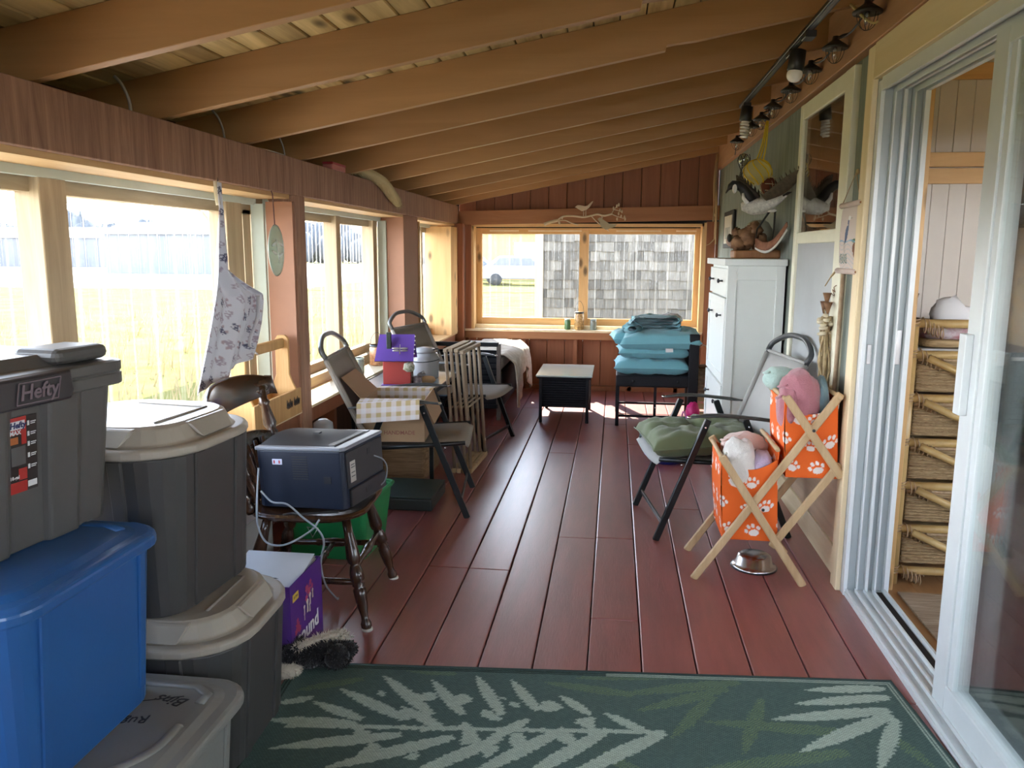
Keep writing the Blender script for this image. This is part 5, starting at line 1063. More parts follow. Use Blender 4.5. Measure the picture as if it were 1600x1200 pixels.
tg = obj('wire_hook', MB().tube(bez([(.96, 2.16, .004), (.955, 2.19, .004), (.975, 2.205, .004), (.985, 2.17, .004), (1.0, 2.16, .006)], 5), .0012, 5), chrome, label='tiny bent wire lying on the floor by the door track', cat='wire')

# ------------------------------------------------------------------ white cabinet
cabw = mat('grey_white_lacquer', (.74, .78, .76), rough=.32, var=.02)
t = thing('cabinet', 'tall narrow white cabinet with dark knobs against the grey-green wall', 'cabinet', (.82, 5.3, 0))
x0, x1, y0, y1 = .655, .985, 4.86, 5.74
obj('carcass', B(x0+.02, x1, y0+.012, y1, .03, 1.345), cabw, t)
obj('top_board', B(x0-.02, x1+.005, y0-.02, y1+.03, 1.345, 1.385), cabw, t, bevel=.003)
for a in ((x0, x0+.055), (x1-.05, x1)): obj('side_stile', B(*a, y0, y0+.012, .03, 1.345), cabw, t, bevel=.002)
for a in ((.03, .12), (1.26, 1.345)): obj('side_rail', B(x0+.055, x1-.05, y0, y0+.012, *a), cabw, t, bevel=.002)
for yy in (y0+.03, y1-.06): obj('foot', B(x0+.03, x0+.06, yy, yy+.03, 0, .03), cabw, t)
knob = mat('dark_knob', (.05, .05, .06), rough=.35, metal=.6)
def front(nm, z0, z1, kz):
    d = obj(nm, B(x0, x0+.02, y0+.035, y1-.035, z0, z1), cabw, t, bevel=.002)
    for a in ((y0+.035, y0+.095, z0, z1), (y1-.095, y1-.035, z0, z1), (y0+.095, y1-.095, z0, z0+.05), (y0+.095, y1-.095, z1-.05, z1)):
        if z1-z0 > .3: obj('frame_strip', B(x0-.006, x0, *a), cabw, d, bevel=.0015)
    for ky in (y0+.20, y1-.24): obj('knob', MB().lathe([(.006, 0), (.005, .018), (.013, .022), (.014, .03), (.006, .034), (0, .034)], 12, Matrix.Translation((x0-.001, ky, kz)) @ Matrix.Rotation(R_(-90), 4, 'Y')), knob, d)
front('drawer', 1.16, 1.325, 1.25); front('flap_door', .64, 1.15, 1.04); front('flap_door', .05, .625, .50)
# things standing on the cabinet
CT = 1.385
gx = lambda u: .715+(u-1141)*.00428
gz = lambda v: CT+(402-v)*.0043
brn = wood('carved_base', (.22, .09, .03), (.34, .16, .06), 'Z', rough=.5)
t = thing('goose_sculpture', 'carved goose with spread dark wings above a driftwood base on the cabinet', 'sculpture', (.86, 5.2, CT))
obj('base', B(gx(1143), gx(1208), 5.12, 5.30, CT, gz(390)), brn, t, bevel=.012, seg=3)
gp = at
root = mat('gnarled_root', (.10, .04, .018), col2=(.32, .17, .08), vs=22, rough=.7, bump=.8, bs=40)
g = MB()
for (u, v, r, sd) in ((1150, 380, .045, 1), (1163, 372, .06, 2), (1172, 362, .05, 3), (1180, 378, .05, 4), (1160, 385, .04, 5), (1148, 365, .028, 6)): g.ell((gx(u), 5.2+.01*sd-.03, gz(v)), (r, r*.8, r), 16, 10, None, ns=.55, nf=3.2, seed=sd)
obj('driftwood', g, root, t)
g = MB()
for s in range(9): g.tube([(gx(1185)+.005*s, 5.2, gz(385)), (gx(1200)+.008*s, 5.19, gz(390+.6*s)), (gx(1206)+.006*s, 5.2+.004*s, gz(393))], [.006, .005, .002], 5)
obj('dry_twigs', g, root, t)
wing = mat('rust_feather', (.16, .06, .03), col2=(.32, .14, .08), vs=30, rough=.7)
for k, (c_, w_) in enumerate(((wing, .032), (mat('pale_antler', (.55, .52, .48)), .014))):
    o0 = .0 if k == 0 else -.03
    obj('upswept_wing' if k == 0 else 'pale_edge', MB().grid(lambda u, v: tuple(gp(1180, 378, 5.15).lerp(gp(1230, 350, 4.85), u)+V(0, (v-.5)*.02, o0-.07*math.sin(math.pi*u)+(v-.5)*w_*(1-.6*u)*2)), 10, 6), c_, t, solid=.006)
vase = mat('sage_vase_glaze', (.33, .32, .24), rough=.3)
obj('round_vase', MB().lathe([(.045, 0), (.075, .03), (.092, .09), (.088, .15), (.06, .195), (.035, .21)], 26, Matrix.Translation((.895, 5.33, gz(395)))), vase, t)
gb_ = mat('speckled_breast', (.36, .35, .32), col2=(.66, .64, .58), vs=60, rough=.7); gk = mat('goose_black', (.015, .014, .014), rough=.55); gw = mat('goose_white', (.72, .70, .65), rough=.6); gbr = mat('goose_brown_feather', (.035, .025, .018), col2=(.09, .065, .045), vs=40, rough=.6)
g = MB(); ax = [(1160, 316, 5.0, .012), (1163, 320, 5.0, .036), (1175, 323, 5.0, .050), (1190, 322, 4.98, .050), (1205, 317, 4.95, .040), (1218, 311, 4.9, .022), (1229, 305, 4.86, .006)]
g.tube([gp(u, v, Y) for u, v, Y, r in ax], [a_[3] for a_ in ax], 16); body_ = obj('goose_body', g, gb_, t)
ax = [(1172, 315, .040), (1167, 304, .033), (1161, 295, .028), (1153, 289, .025), (1146, 289, .027), (1141, 292, .019), (1138, 296, .007), (1134, 302, .003)]
nk = obj('neck_and_head', MB().tube([gp(u, v, 4.99) for u, v, r in ax], [r for _, _, r in ax], 12), gk, t)
obj('cheek_patch', MB().ell(gp(1148, 295, 4.965), (.014, .007, .027), 10, 8), gw, nk)
obj('throat_patch', MB().tube([gp(1161, 302, 4.965), gp(1162, 310, 4.96), gp(1168, 318, 4.955)], [.007, .011, .014], 8), gw, nk)
def gwing(nm, pts_top, pts_bot, n_f):
    T_ = bez([gp(*p) for p in pts_top], 6); B_ = bez([gp(*p) for p in pts_bot], 6); n = min(len(T_), len(B_))
    w = obj(nm, MB().grid(lambda u, v: T_[int(round(u*(n-1)))].lerp(B_[int(round(u*(n-1)))], v), n, 5), gbr, t, solid=.010)
    for i in range(n_f):
        k = int((i+.5)/n_f*(n-1)); e = T_[k]; d = (T_[k]-B_[k]).normalized(); s_ = (T_[min(k+1, n-1)]-T_[max(k-1, 0)]).normalized()
        obj('feather', MB().tube([e-d*.02, e+d*.008+s_*.006, e+d*.02+s_*.012], [.007, .006, .002], 6, flat=.5), gbr, w)
gwing('left_wing', [(1188, 305, 5.03), (1172, 290, 5.05), (1160, 281, 5.07), (1152, 279, 5.08)], [(1186, 314, 5.03), (1170, 312, 5.05), (1160, 300, 5.07), (1151, 285, 5.08)], 9)
gwing('right_wing', [(1190, 306, 4.92), (1212, 288, 4.82), (1232, 273, 4.72), (1250, 264, 4.62)], [(1198, 313, 4.92), (1224, 303, 4.82), (1243, 287, 4.72), (1253, 270, 4.62)], 10)
obj('tail', MB().tube([gp(1224, 306, 4.87), gp(1231, 302, 4.86), (gp(1237, 300, 4.86))], [.014, .016, .004], 8, flat=.5), gk, t)
for u0, u1 in ((1204, 1183), (1211, 1209)): obj('leg', MB().tube([gp(u0, 328, 4.96), gp((u0+u1)/2, 343, 5.0), gp(u1, 358, 5.06), gp(u1-2, 372, 5.12)], [.007, .006, .005, .004], 7), gk, t)
obj('thigh', MB().ell(gp(1205, 329, 4.96), (.032, .02, .011), 10, 6), gw, t)
t = thing('owl_ornament', 'small round pinkish ornament with a dark eye hanging by the framed picture', 'ornament', (.955, 6.95, 1.50)); obj('head', MB().ell((.95, 6.95, 1.52), (.04, .05, .05), 12, 8), mat('dusty_pink', (.40, .27, .22), rough=.7), t); obj('eye', MB().ell((.93, 6.90, 1.54), (.02, .035, .035), 12, 8), gk, t); obj('hook', MB().tube([(.955, 6.95, 1.56), (.97, 6.95, 1.62), (1.0, 6.95, 1.63)], .004, 5), gk, t)
# yellow net float hanging from the ledger
ylw = mat('yellow_net', (.72, .50, .02), rough=.5); yg = glass('yellow_green_glass', (.95, .85, .12), refl=.10, rough=.05, haze=.5)
cx_, cy_, cz_ = .885, 5.35, 1.94
t = thing('glass_float', 'yellow-green glass float in a yellow net hanging from the ledger', 'float', (cx_, cy_, cz_))
obj('glass_ball', MB().ell((cx_-.01, cy_, cz_-.02), (.085, .075, .078), 22, 14), yg, t)
for i in range(9):
    a = i/9*2*math.pi; pts = []
    for k in range(9):
        ph = .1+k/8*2.6; pts.append((cx_-.01+.089*math.sin(ph)*math.cos(a+k*.25), cy_+.08*math.sin(ph)*math.sin(a+k*.25), cz_-.02+.082*math.cos(ph)))
    obj('net_cord', MB().tube(pts, .0035, 5), ylw, t)
for dx in (-.012, 0, .014): obj('hanging_cord', MB().tube(bez([(cx_+dx*1.5, cy_, cz_+.06), (cx_+.02+dx, cy_, cz_+.15), (cx_+.03+dx*.3, cy_-.02, cz_+.29)], 5), .005, 5), ylw, t)
for a in (.3, 2.2, 3.9): obj('ribbon_end', MB().tube([(cx_+.03, cy_-.02, cz_+.26), (cx_+.03+.06*math.cos(a), cy_-.03, cz_+.28+.02*math.sin(a))], [.006, .003], 5, flat=.3), ylw, t)
t = thing('net_bundle', 'dark red bundle in pale string net beneath the yellow float', 'bundle', (.945, 5.33, 1.82)); obj('bundle', MB().ell((.945, 5.33, 1.83), (.055, .04, .06), 14, 10, None, ns=.1), mat('maroon_cloth', (.15, .03, .015), rough=.7), t)
for i in range(6): obj('string', MB().tube([(.945+.058*math.sin(k/6*math.pi)*math.cos(i), 5.33-.042*math.sin(k/6*math.pi), 1.83+.062*math.cos(k/6*math.pi)+.01*math.sin(i)) for k in range(7)] if i % 2 else [(.89+.11*k/6, 5.33-.045*math.sin(k/6*math.pi), 1.81+.02*i-.01*k/6) for k in range(7)], .002, 4), mat('pale_string', (.6, .5, .35)), t)
t = thing('bottle_float', 'small clear bottle in a dark net hanging left of the yellow float', 'bottle', (.80, 5.45, 1.95)); obj('bottle', MB().ell((.80, 5.45, 2.01), (.035, .03, .04), 12, 8), glass('bottle_glass', (.7, .72, .66), refl=.2), t)
for i in range(5): obj('net_cord', MB().tube(bez([(.80+.03*math.cos(i*1.3), 5.45-.03, 2.04), (.80+.04*math.cos(i*1.3+.5), 5.42, 2.0), (.79, 5.45, 1.95-.01*i), (.775+.01*i, 5.45, 1.86)], 4), .0025, 4), gk, t)
# framed picture on the wall beyond, rope in the corner
t = thing('picture_frame', 'small black-framed picture on the wall beyond the cabinet', 'picture', (.99, 7.35, 1.62)); obj('frame', B(.975, .99, 7.05, 7.65, 1.46, 1.78), gk, t, bevel=.003); obj('mat_board', B(.972, .9755, 7.12, 7.58, 1.50, 1.74), mat('picture_white', (.66, .63, .55)), t); obj('image', B(.970, .9725, 7.2, 7.5, 1.54, 1.64), mat('picture_grey', (.2, .22, .2), col2=(.5, .5, .45), vs=15), t)
t = thing('rope', 'pale jute rope hanging in the far right corner', 'rope', (.955, 8.1, 1.6)); jute = mat('jute', (.50, .36, .20), rough=.9)
for dx, dy, e in ((0, 0, 1.55), (-.02, -.06, 1.72), (.012, .03, 1.5)): obj('strand', MB().tube(bez([(.945+dx*.3, 8.1, 2.36), (.935+dx, 8.1+dy, 2.1), (.95+dx*.5, 8.1-dy, 1.85), (.95+dx, 8.1, e)], 6), .007, 6), jute, t)
obj('knot', MB().ell((.95, 8.09, 1.78), (.016, .016, .02), 8, 6), jute, t); obj('frayed_end', MB().tube([(.95, 8.1, 1.55), (.90, 8.08, 1.50), (.87, 8.05, 1.49)], [.006, .004, .002], 5), jute, t)
# scroll with the heron
t = thing('wall_scroll', 'cream hanging scroll painted with a blue heron beside the door casing', 'scroll', (.965, 3.56, 1.5))
def scr_col(u, v):
    x = u; y = v; bg = (.66, .56, .50)
    def el(cx, cy, rx, ry, a=0):
        dx, dy = rot2(x-cx, (y-cy), -a); return (dx/rx)**2+(dy/ry)**2 < 1
    if el(.52, .80, .07, .035): return (.82, .80, .76)
    if el(.60, .795, .06, .008): return (.35, .33, .25)
    if el(.50, .70, .025, .09, .1) or el(.47, .74, .03, .04): return (.16, .19, .28)
    if el(.42, .57, .075, .13, -.35): return (.12, .15, .24)
    if el(.37, .50, .03, .10, -.3): return (.08, .10, .18)
    if abs(x-.30-.02*y) < .008 and .30 < y < .46 or abs(x-.36) < .008 and .28 < y < .46: return (.35, .28, .22)
    if abs(y-.455-.012*math.sin(x*12)) < .008: return (.25, .45, .60)
    if el(.95, .38, .20, .10, .3) or el(.90, .30, .1, .10): return (.22, .10, .06)
    if el(.88, .46, .16, .03): return (.10, .18, .10)
    if y < .26 and x < .5 and abs(((x-.28)/(y-.10+.02))*1.2 % .5-.25) < .12 and y > .12 and abs(x-.28) < .26-.3*(y-.12): return (.06, .14, .10)
    if y < .42 and math.sin(y*90+4*math.sin(x*9)) > .88: return (.45, .48, .5)
    return bg
n1, n2 = 50, 90; g = MB().grid(lambda u, v: (.975-.006*math.sin(v*3)-.004*math.sin(u*3.1), 3.70-.27*u, 1.345+.275*v), n1, n2)
g.col = [scr_col(i/(n1-1), j/(n2-1)) for j in range(n2) for i in range(n1)]; obj('painted_cloth', g, vcol('scroll_print', rough=.8), t, solid=.002)
for z in (1.345, 1.622): obj('roller_sleeve', MB().tube([(.968, 3.705, z), (.968, 3.425, z)], .012, 8), mat('scroll_cream', (.60, .48, .42)), t); obj('roller', MB().tube([(.968, 3.725, z), (.968, 3.41, z)], .006, 8), brn, t)
for y in (3.69, 3.44): obj('cord', MB().tube([(.968, y, 1.63), (.975, 3.545, 1.75)], .002, 5), jute, t)
obj('nail_knot', MB().ell((.98, 3.545, 1.752), (.008, .012, .012), 8, 6), jute, t); obj('loose_cord', MB().tube(bez([(.968, 3.72, 1.345), (.965, 3.80, 1.31), (.965, 3.88, 1.27)], 4), [.006]*4+[.003]*5, 5, flat=.4), jute, t)
# dried raffia bundle
t = thing('dried_bundle', 'braided dried straw bundle with flowers hanging by the storm window', 'dried plants', (.955, 3.74, 1.0))
straw = mat('dry_straw', (.28, .20, .10), col2=(.55, .44, .26), vs=30, rough=.85)
rnd = random.Random(3)
for i in range(34):
    a = rnd.uniform(0, 6.28); r = rnd.uniform(.002, .026); L0 = rnd.uniform(.70, .80)
    obj('stalk', MB().tube([(.948+r*math.cos(a)*f_, 3.745+r*math.sin(a)*f_*1.4+.01*q, 1.14-(1.14-L0)*k/7+0) for k in range(8) for f_, q in ((.7+.5*math.sin(k*1.3+i), math.sin(k*.8)),)], .005, 5), straw, t)
fl = mat('cream_dried_flower', (.62, .55, .40), rough=.9); 
for i in range(16): a = rnd.uniform(0, 6.28); obj('flower', MB().ell((.943+.022*math.cos(a), 3.745+.04*math.sin(a), 1.10+rnd.uniform(-.04, .05)), (.014, .014, .009), 8, 6, None, ns=.4, nf=5, seed=i), fl, t)
for i, (dy, dz) in enumerate(((0, .07), (.04, .03), (-.025, .03))): obj('seed_head', MB().lathe([(.004, -.03), (.012, 0), (.02, .025), (.0, .02)], 8, Matrix.Translation((.945, 3.75+dy, 1.15+dz))), root, t); obj('stem', MB().tube([(.945, 3.75+dy, 1.15+dz), (.948, 3.745, 1.10)], .003, 5), straw, t)
t = thing('dry_vine', 'tiny tangle of dry vine pinned to the cream window casing', 'dried plants', (.965, 3.72, 1.26)); obj('vine', MB().tube(bez([(.968, 3.70, 1.28), (.966, 3.73, 1.27), (.967, 3.71, 1.25), (.966, 3.75, 1.26), (.967, 3.72, 1.235), (.966, 3.76, 1.24)], 4), .002, 4), root, t)
t = thing('leaning_stick', 'slim weathered stick leaning against the wall behind the straw bundle', 'stick', (.98, 3.64, .62)); obj('stick', MB().tube([(.975, 3.645, .60), (.975, 3.63, 1.34)], .010, 7), wood('stick_wood', (.30, .20, .12), (.45, .33, .22)), t)

# ------------------------------------------------------------------ overhead: track light, lantern string, cords
trk = mat('black_track', (.015, .014, .014), rough=.4, spec=.6); bulbw = mat('white_bulb', (.85, .82, .75), rough=.25)
t = thing('track_light', 'black ceiling track with a round bulb and a spiral bulb under the rafters', 'light', (.76, 4.2, 2.32))
obj('track', B(.742, .776, 2.4, 5.36, 2.313, 2.331), trk, t, bevel=.002); obj('track_groove', B(.752, .766, 2.4, 5.36, 2.311, 2.3135), mat('track_shine', (.2, .2, .2), rough=.3, metal=.8), t)
for y in (2.9, 3.55, 3.86, 5.15): obj('adapter', B(.74, .785, y, y+.08, 2.285, 2.312), trk, t, bevel=.003)
for y, spiral in ((3.80, 0), (5.17, 1)):
    s = obj('lamp_socket', MB().lathe([(.02, .075), (.034, .07), (.036, -.01), (.03, -.015)], 18, Matrix.Translation((.755, y-.02, 2.215)) @ Matrix.Rotation(R_(6), 4, 'Y')), trk, t)
    obj('arm', MB().tube([(.765, y+.04, 2.30), (.765, y, 2.27)], .009, 8), trk, t)
    if spiral: obj('spiral_bulb', MB().tube([(.752+(.022-.004*abs(k/40-.5))*math.cos(k*.75), y-.02+.022*math.sin(k*.75), 2.195-.0022*k) for k in range(42)], .0075, 7), bulbw, s); obj('bulb_base', MB().lathe([(.024, 0), (.024, .02)], 14, Matrix.Translation((.754, y-.02, 2.19))), bulbw, s)
    else: obj('round_bulb', MB().ell((.752, y-.02, 2.185), (.034, .034, .032), 18, 12), bulbw, s)
lant = None; LY = [(3.26, .895, 2.30), (3.72, .90, 2.285), (4.18, .905, 2.29), (4.62, .905, 2.28), (5.12, .905, 2.28), (5.50, .905, 2.27), (5.88, .905, 2.28), (6.55, .905, 2.27)]
nm_ = ['nearest', 'second nearest', 'third nearest', 'fourth nearest', 'fifth nearest', 'sixth nearest', 'second farthest', 'farthest']
for i, (y, x, z) in enumerate(LY):
    lab = 'small black caged string lantern on the ledger, %s of the eight' % nm_[i]
    if lant is None:
        lant = t = thing('string_lantern', lab, 'light', (x, y, z), 0, 'caged lanterns on the ledger string')
        obj('shade', MB().lathe([(.012, .04), (.015, .024), (.035, .010), (.054, -.004), (.052, -.012), (.012, -.004)], 16), trk, t, W=False)
        obj('bulb', MB().lathe([(.009, -.004), (.011, -.02), (.013, -.035), (.006, -.05), (0, -.052)], 10), glass('clear_bulb', (.9, .88, .8), refl=.25), t, W=False)
        for k in range(3): a = k*math.pi/3; obj('cage_wire', MB().tube([(.038*math.cos(ph)*math.cos(a), .038*math.cos(ph)*math.sin(a), -.012-.058*math.sin(ph)) for ph in [j*math.pi/10 for j in range(11)]], .0013, 4), trk, t, W=False)
        obj('hook', MB().tube([(0, 0, .03), (.03, 0, .045), (.052, 0, .05)], .004, 5), trk, t, W=False)
    else: copy_tree(lant, (x, y, z), label=lab)
pts = []
for a, b_ in zip(LY[:-1], LY[1:]):
    for k in range(6): f_ = k/6; pts.append((a[1]+.01, a[0]+(b_[0]-a[0])*f_, a[2]+.03+(b_[2]-a[2])*f_-.035*math.sin(math.pi*f_)))
pts.append((LY[-1][1]+.01, LY[-1][0], LY[-1][2]+.03)); obj('string_wire', MB().tube([(.905, 2.5, 2.31)]+pts+[(.93, 6.7, 2.30), (.935, 6.85, 2.2)], .0045, 6), trk, label='black wire joining the caged lanterns along the ledger', cat='wire')
obj('yellow_cord', MB().tube(bez([(.87, 3.40, 2.36), (.875, 3.31, 2.31), (.885, 3.24, 2.265), (.895, 3.18, 2.235), (.905, 3.16, 2.235)], 5), [.006]*10+[.004]*11, 6), mat('straw_yellow_cord', (.52, .40, .16), rough=.7), label='straw yellow cord knotted over the nearest lantern', cat='cord')
# on the header beam and between the rafters
t = thing('pampas_plume', 'cream feathery plume drooping over the header beam', 'dried plants', (-1.60, 5.35, 1.87)); plm = mat('cream_plume', (.52, .42, .22), rough=.95)
axis = bez([(-1.665, 4.96, 1.935), (-1.625, 5.12, 1.92), (-1.58, 5.36, 1.885), (-1.568, 5.62, 1.80), (-1.565, 5.75, 1.755)], 8); g = MB().tube(axis, [.03+.016*math.sin(math.pi*i/(len(axis)-1)) for i in range(len(axis))], 10, flat=.8)
for i in range(2600):
    k = rnd.uniform(0, len(axis)-1.01); p = axis[int(k)].lerp(axis[int(k)+1], k-int(k)); d = Vector((rnd.uniform(-.2, 1), rnd.uniform(-1, 1), rnd.uniform(-1, 1))).normalized(); q = p+d*.034; e = q+(d+V(0, .9, -.5)).normalized()*rnd.uniform(.015, .035)
    g.add([q-V(0, .002, 0), q+V(0, .002, 0), e], [(0, 1, 2)])
obj('plume', g, plm, t); obj('stem', MB().tube([(-1.665, 4.96, 1.935), (-1.76, 4.93, 1.93)], .005, 6), straw, t)
t = thing('red_tin', 'small red and pink tin lying on top of the header beam', 'tin', (-1.62, 4.62, 1.875)); obj('tin', B(-1.66, -1.60, 4.50, 4.72, 1.876, 1.905), mat('pink_tin', (.55, .2, .17), rough=.4), t, bevel=.003); obj('lid', B(-1.662, -1.598, 4.498, 4.722, 1.905, 1.918), mat('red_tin_lid', (.35, .02, .03), rough=.4), t, bevel=.003)
for i, y in enumerate((2.68, 3.36, 4.0)):
    obj('hanging_wire', MB().tube(bez([(-1.72, y, rz(-1.72)+.14), (-1.70, y+.01, 1.98), (-1.69, y+.03, 1.93), (-1.68, y+.02, 1.88)], 5), .006-.001*i, 5), mat('dusty_wire', (.35, .32, .28), rough=.8), label=('thick pale dusty wire hanging above the header beam, nearest of three', 'pale dusty wire hanging above the header beam, middle of three', 'thin dusty wire hanging above the header beam, farthest of three')[i], cat='wire', group='dusty wires above the header beam')
obj('foil_strip', MB().tube(bez([(-1.63, 3.55, 1.878), (-1.62, 3.7, 1.88), (-1.62, 3.85, 1.879)], 5), .008, 6, flat=.4), mat('dusty_foil', (.55, .52, .45), rough=.4), label='crumpled pale foil strip lying on the header beam', cat='foil')
for k, (x, y) in enumerate(((-1.13, 2.42), )): obj('ceiling_knot_cover', MB().lathe([(.05, 0), (.06, -.004), (.05, -.008), (.02, -.008)], 20, Matrix.Translation((x, y, rz(x)+RH-.002)) @ Matrix.Rotation(R_(-10.8), 4, 'Y')), root, label='small round brown cover on the ceiling boards', cat='cover')
# ------------------------------------------------------------------ hanging at the left windows
def apr_col(x, y):
    c = .062; base = (.62, .62, .67)
    for di in (-1, 0, 1):
        for dj in (-1, 0, 1):
            i = math.floor(x/c)+di; j = math.floor(y/c)+dj; r = random.Random(i*71+j*131+5)
            cx = (i+.5+r.uniform(-.25, .25))*c; cy = (j+.5+r.uniform(-.25, .25))*c; a = r.uniform(0, 6.28); dark = r.random()
            dx, dy = rot2(x-cx, y-cy, a); k = (.10, .10, .16) if dark > .6 else (.36, .30, .36)
            if (dx/.022)**2+(dy/.0035)**2 < 1: return k
            for s in (-1, 1):
                e = ((dx-.007*s)/.0085)**2+((dy-.009)/.012)**2
                if (.45 < e < 1) or (e < .2 and dark > .5): return k
                if ((dx-.012*s)/.006)**2+((dy+.009)/.008)**2 < 1 and dark > .4: return (.40, .30, .33)
    return base
t = thing('apron', 'white apron with a grey butterfly print hanging at the left window', 'apron', (-1.6, 3.15, 1.2))
# outline in (y, z): hangs from a hook at the head board
def apr(u, v):
    z = 1.69-.83*v
    lo = 3.125-.02*v-.25*max(0, v-.12)**1.1; hi = 3.16+.05*min(1, v/.4)+(.30*min(1, max(0, (v-.42))/.14)**1.2 if v < .56 else .30-.42*max(0, v-.60))-.03*v
    y = lo+(hi-lo)*u; zz = z+(.10*u*max(0, v-.7)/.3*0.9 if v > .7 else 0)
    x = -1.595+.018*math.sin(u*11+v*3)*min(1, v*2.2)+.010*math.sin(u*23+4*v)*min(1, v*2)
    return (x, y, zz)
n1, n2 = 80, 190; g = MB().grid(apr, n1, n2)
g.col = [apr_col((g.v[j*n1+i][1]), g.v[j*n1+i][2]) for j in range(n2) for i in range(n1)]; obj('cloth', g, vcol('apron_print', rough=.85, bump=.2, bs=200), t, solid=.002)
for y, dz in ((3.135, 0), (3.155, .012)): obj('neck_strap', MB().tube(bez([(-1.60, y, 1.60), (-1.605, y-.003, 1.66), (-1.61, y, 1.70+dz)], 4), [.011]*5+[.008]*4, 6, flat=.4), mat('cream_strap', (.55, .47, .33)), t)
obj('hook', MB().tube([(-1.62, 3.14, 1.715), (-1.602, 3.14, 1.71), (-1.60, 3.14, 1.695)], .003, 5), gk, t)
obj('waist_tie', MB().tube(bez([(-1.585, 3.43, 1.22), (-1.58, 3.40, 1.12), (-1.585, 3.32, 1.02), (-1.59, 3.40, .96)], 6), .009, 6, flat=.4), mat('apron_tie', (.58, .57, .60), rough=.85), t)
t = thing('suncatcher', 'oval pale green glass suncatcher with a dragonfly hanging by the brown post', 'ornament', (-1.60, 3.66, 1.42))
obj('glass_oval', MB().ell((-1.60, 3.68, 1.42), (.004, .085, .118), 32, 14), mat('pale_green_glass', (.62, .72, .58), rough=.2, trans=.5, var=.12, vs=12), t)
obj('rim', MB().tube([(-1.60, 3.68+.086*math.cos(a*.2094), 1.42+.119*math.sin(a*.2094)) for a in range(30)], .003, 5, closed=True), mat('silver_rim', (.45, .48, .42), rough=.4, metal=.5), t)
g = MB().tube([(-1.594, 3.70, 1.36), (-1.594, 3.67, 1.47)], [.002, .004], 5)
for y, z, a in ((3.65, 1.45, .3), (3.72, 1.45, -.3), (3.65, 1.41, -.3), (3.72, 1.40, .3)): g.ell((-1.594, y, z), (.002, .034, .008), 10, 6, Matrix.Rotation(a, 4, 'X'))
obj('dragonfly', g, mat('pale_lead', (.68, .72, .66), rough=.4), t); obj('cord', MB().tube([(-1.60, 3.675, 1.54), (-1.60, 3.665, 1.68), (-1.605, 3.66, 1.70)], .003, 5), mat('maroon_cord', (.08, .02, .02)), t)
obj('ring_hook', MB().tube([(-1.66+.0, 4.10+.035*math.cos(a), 1.575+.045*math.sin(a)) for a in [2.1+i*.27 for i in range(18)]], .005, 6), mat('grey_iron', (.2, .19, .18), rough=.5), label='curled grey iron hook at the top of the second left window', cat='hook')
# ------------------------------------------------------------------ far wall: branch with bird, sill jars
crm = mat('cream_metal_decor', (.60, .48, .32), rough=.5)
t = thing('wall_decor', 'cream metal branch with a bird on the far window header', 'wall decoration', (-.25, 8.17, 1.74)); S_ = .00655
bx = lambda u: -.72+(u-850)*S_*.99
bz = lambda v: 1.705+(350-v)*S_
def br(nm, pts, r): return obj(nm, MB().tube(bez([(bx(u), 8.165, bz(v)) for u, v in pts], 5), r, 6), crm, t)
br('branch', [(850, 351), (860, 348), (870, 346), (880, 340), (895, 339.5), (910, 341), (922, 339), (932, 337), (942, 339), (955, 336)], .011)
br('branch_end', [(850, 352), (860, 348.5), (872, 346)], .017); br('twig', [(868, 346.5), (882, 346), (892, 350), (903, 353)], .006); br('twig', [(922, 339), (930, 347), (936, 352), (950, 362)], .006)
br('twig', [(953, 336.5), (957, 330), (961, 325), (964, 322)], .005); br('twig', [(953, 336.5), (962, 340), (972, 343)], .005); br('twig', [(957, 330), (965, 332), (969, 333)], .004)
for u, v in ((956, 328), (961, 325), (964, 323), (966, 331), (969, 333), (964, 336), (968, 340), (973, 341), (974, 344), (962, 344), (939, 341), (878, 342), (874, 350), (873, 349)): obj('leaf', MB().ell((bx(u), 8.16, bz(v)), (.009, .005, .018), 8, 6), crm, t)
g = MB().add([(bx(u), 8.155, bz(v)) for u, v in ((897, 326.5), (901, 323.5), (905, 323.5), (912, 325), (916, 324.5), (923, 318), (925, 317.5), (924, 320), (919, 327), (915, 330.5), (908, 332.5), (902, 329), (900, 327.5))], [tuple(range(13))]); obj('bird', g, crm, t, solid=.014)
for u in (910.5, 914): obj('bird_leg', MB().tube([(bx(u), 8.16, bz(331)), (bx(u), 8.16, bz(340))], .004, 5), crm, t)
g = MB().add([(bx(u), 8.15, bz(v)) for u, v in ((932, 344), (936, 341.5), (941, 345), (950, 351), (962, 352), (958, 356), (945, 360), (938, 356), (935, 348))], [tuple(range(9))]); obj('perching_bird', g, mat('dull_gold_decor', (.38, .33, .2), rough=.5), t, solid=.014)
jar('small green glass jar on the far window sill, left of the gold lantern', -.475, 8.27, .628, .032, .11, mat('green_jar', (.10, .25, .12), rough=.15, trans=.4), MATS['pale_green_rim'], nm='candle_jar')
jar('gold mosaic lantern jar in the middle of the far window sill', -.355, 8.27, .628, .05, .185, gold, fmetal, True, 'lantern', nm='lantern_jar')
jar('small clear jar on the far window sill, right of the gold lantern', -.21, 8.27, .628, .034, .11, gls, mat('blue_rim', (.3, .4, .45)), nm='candle_jar')
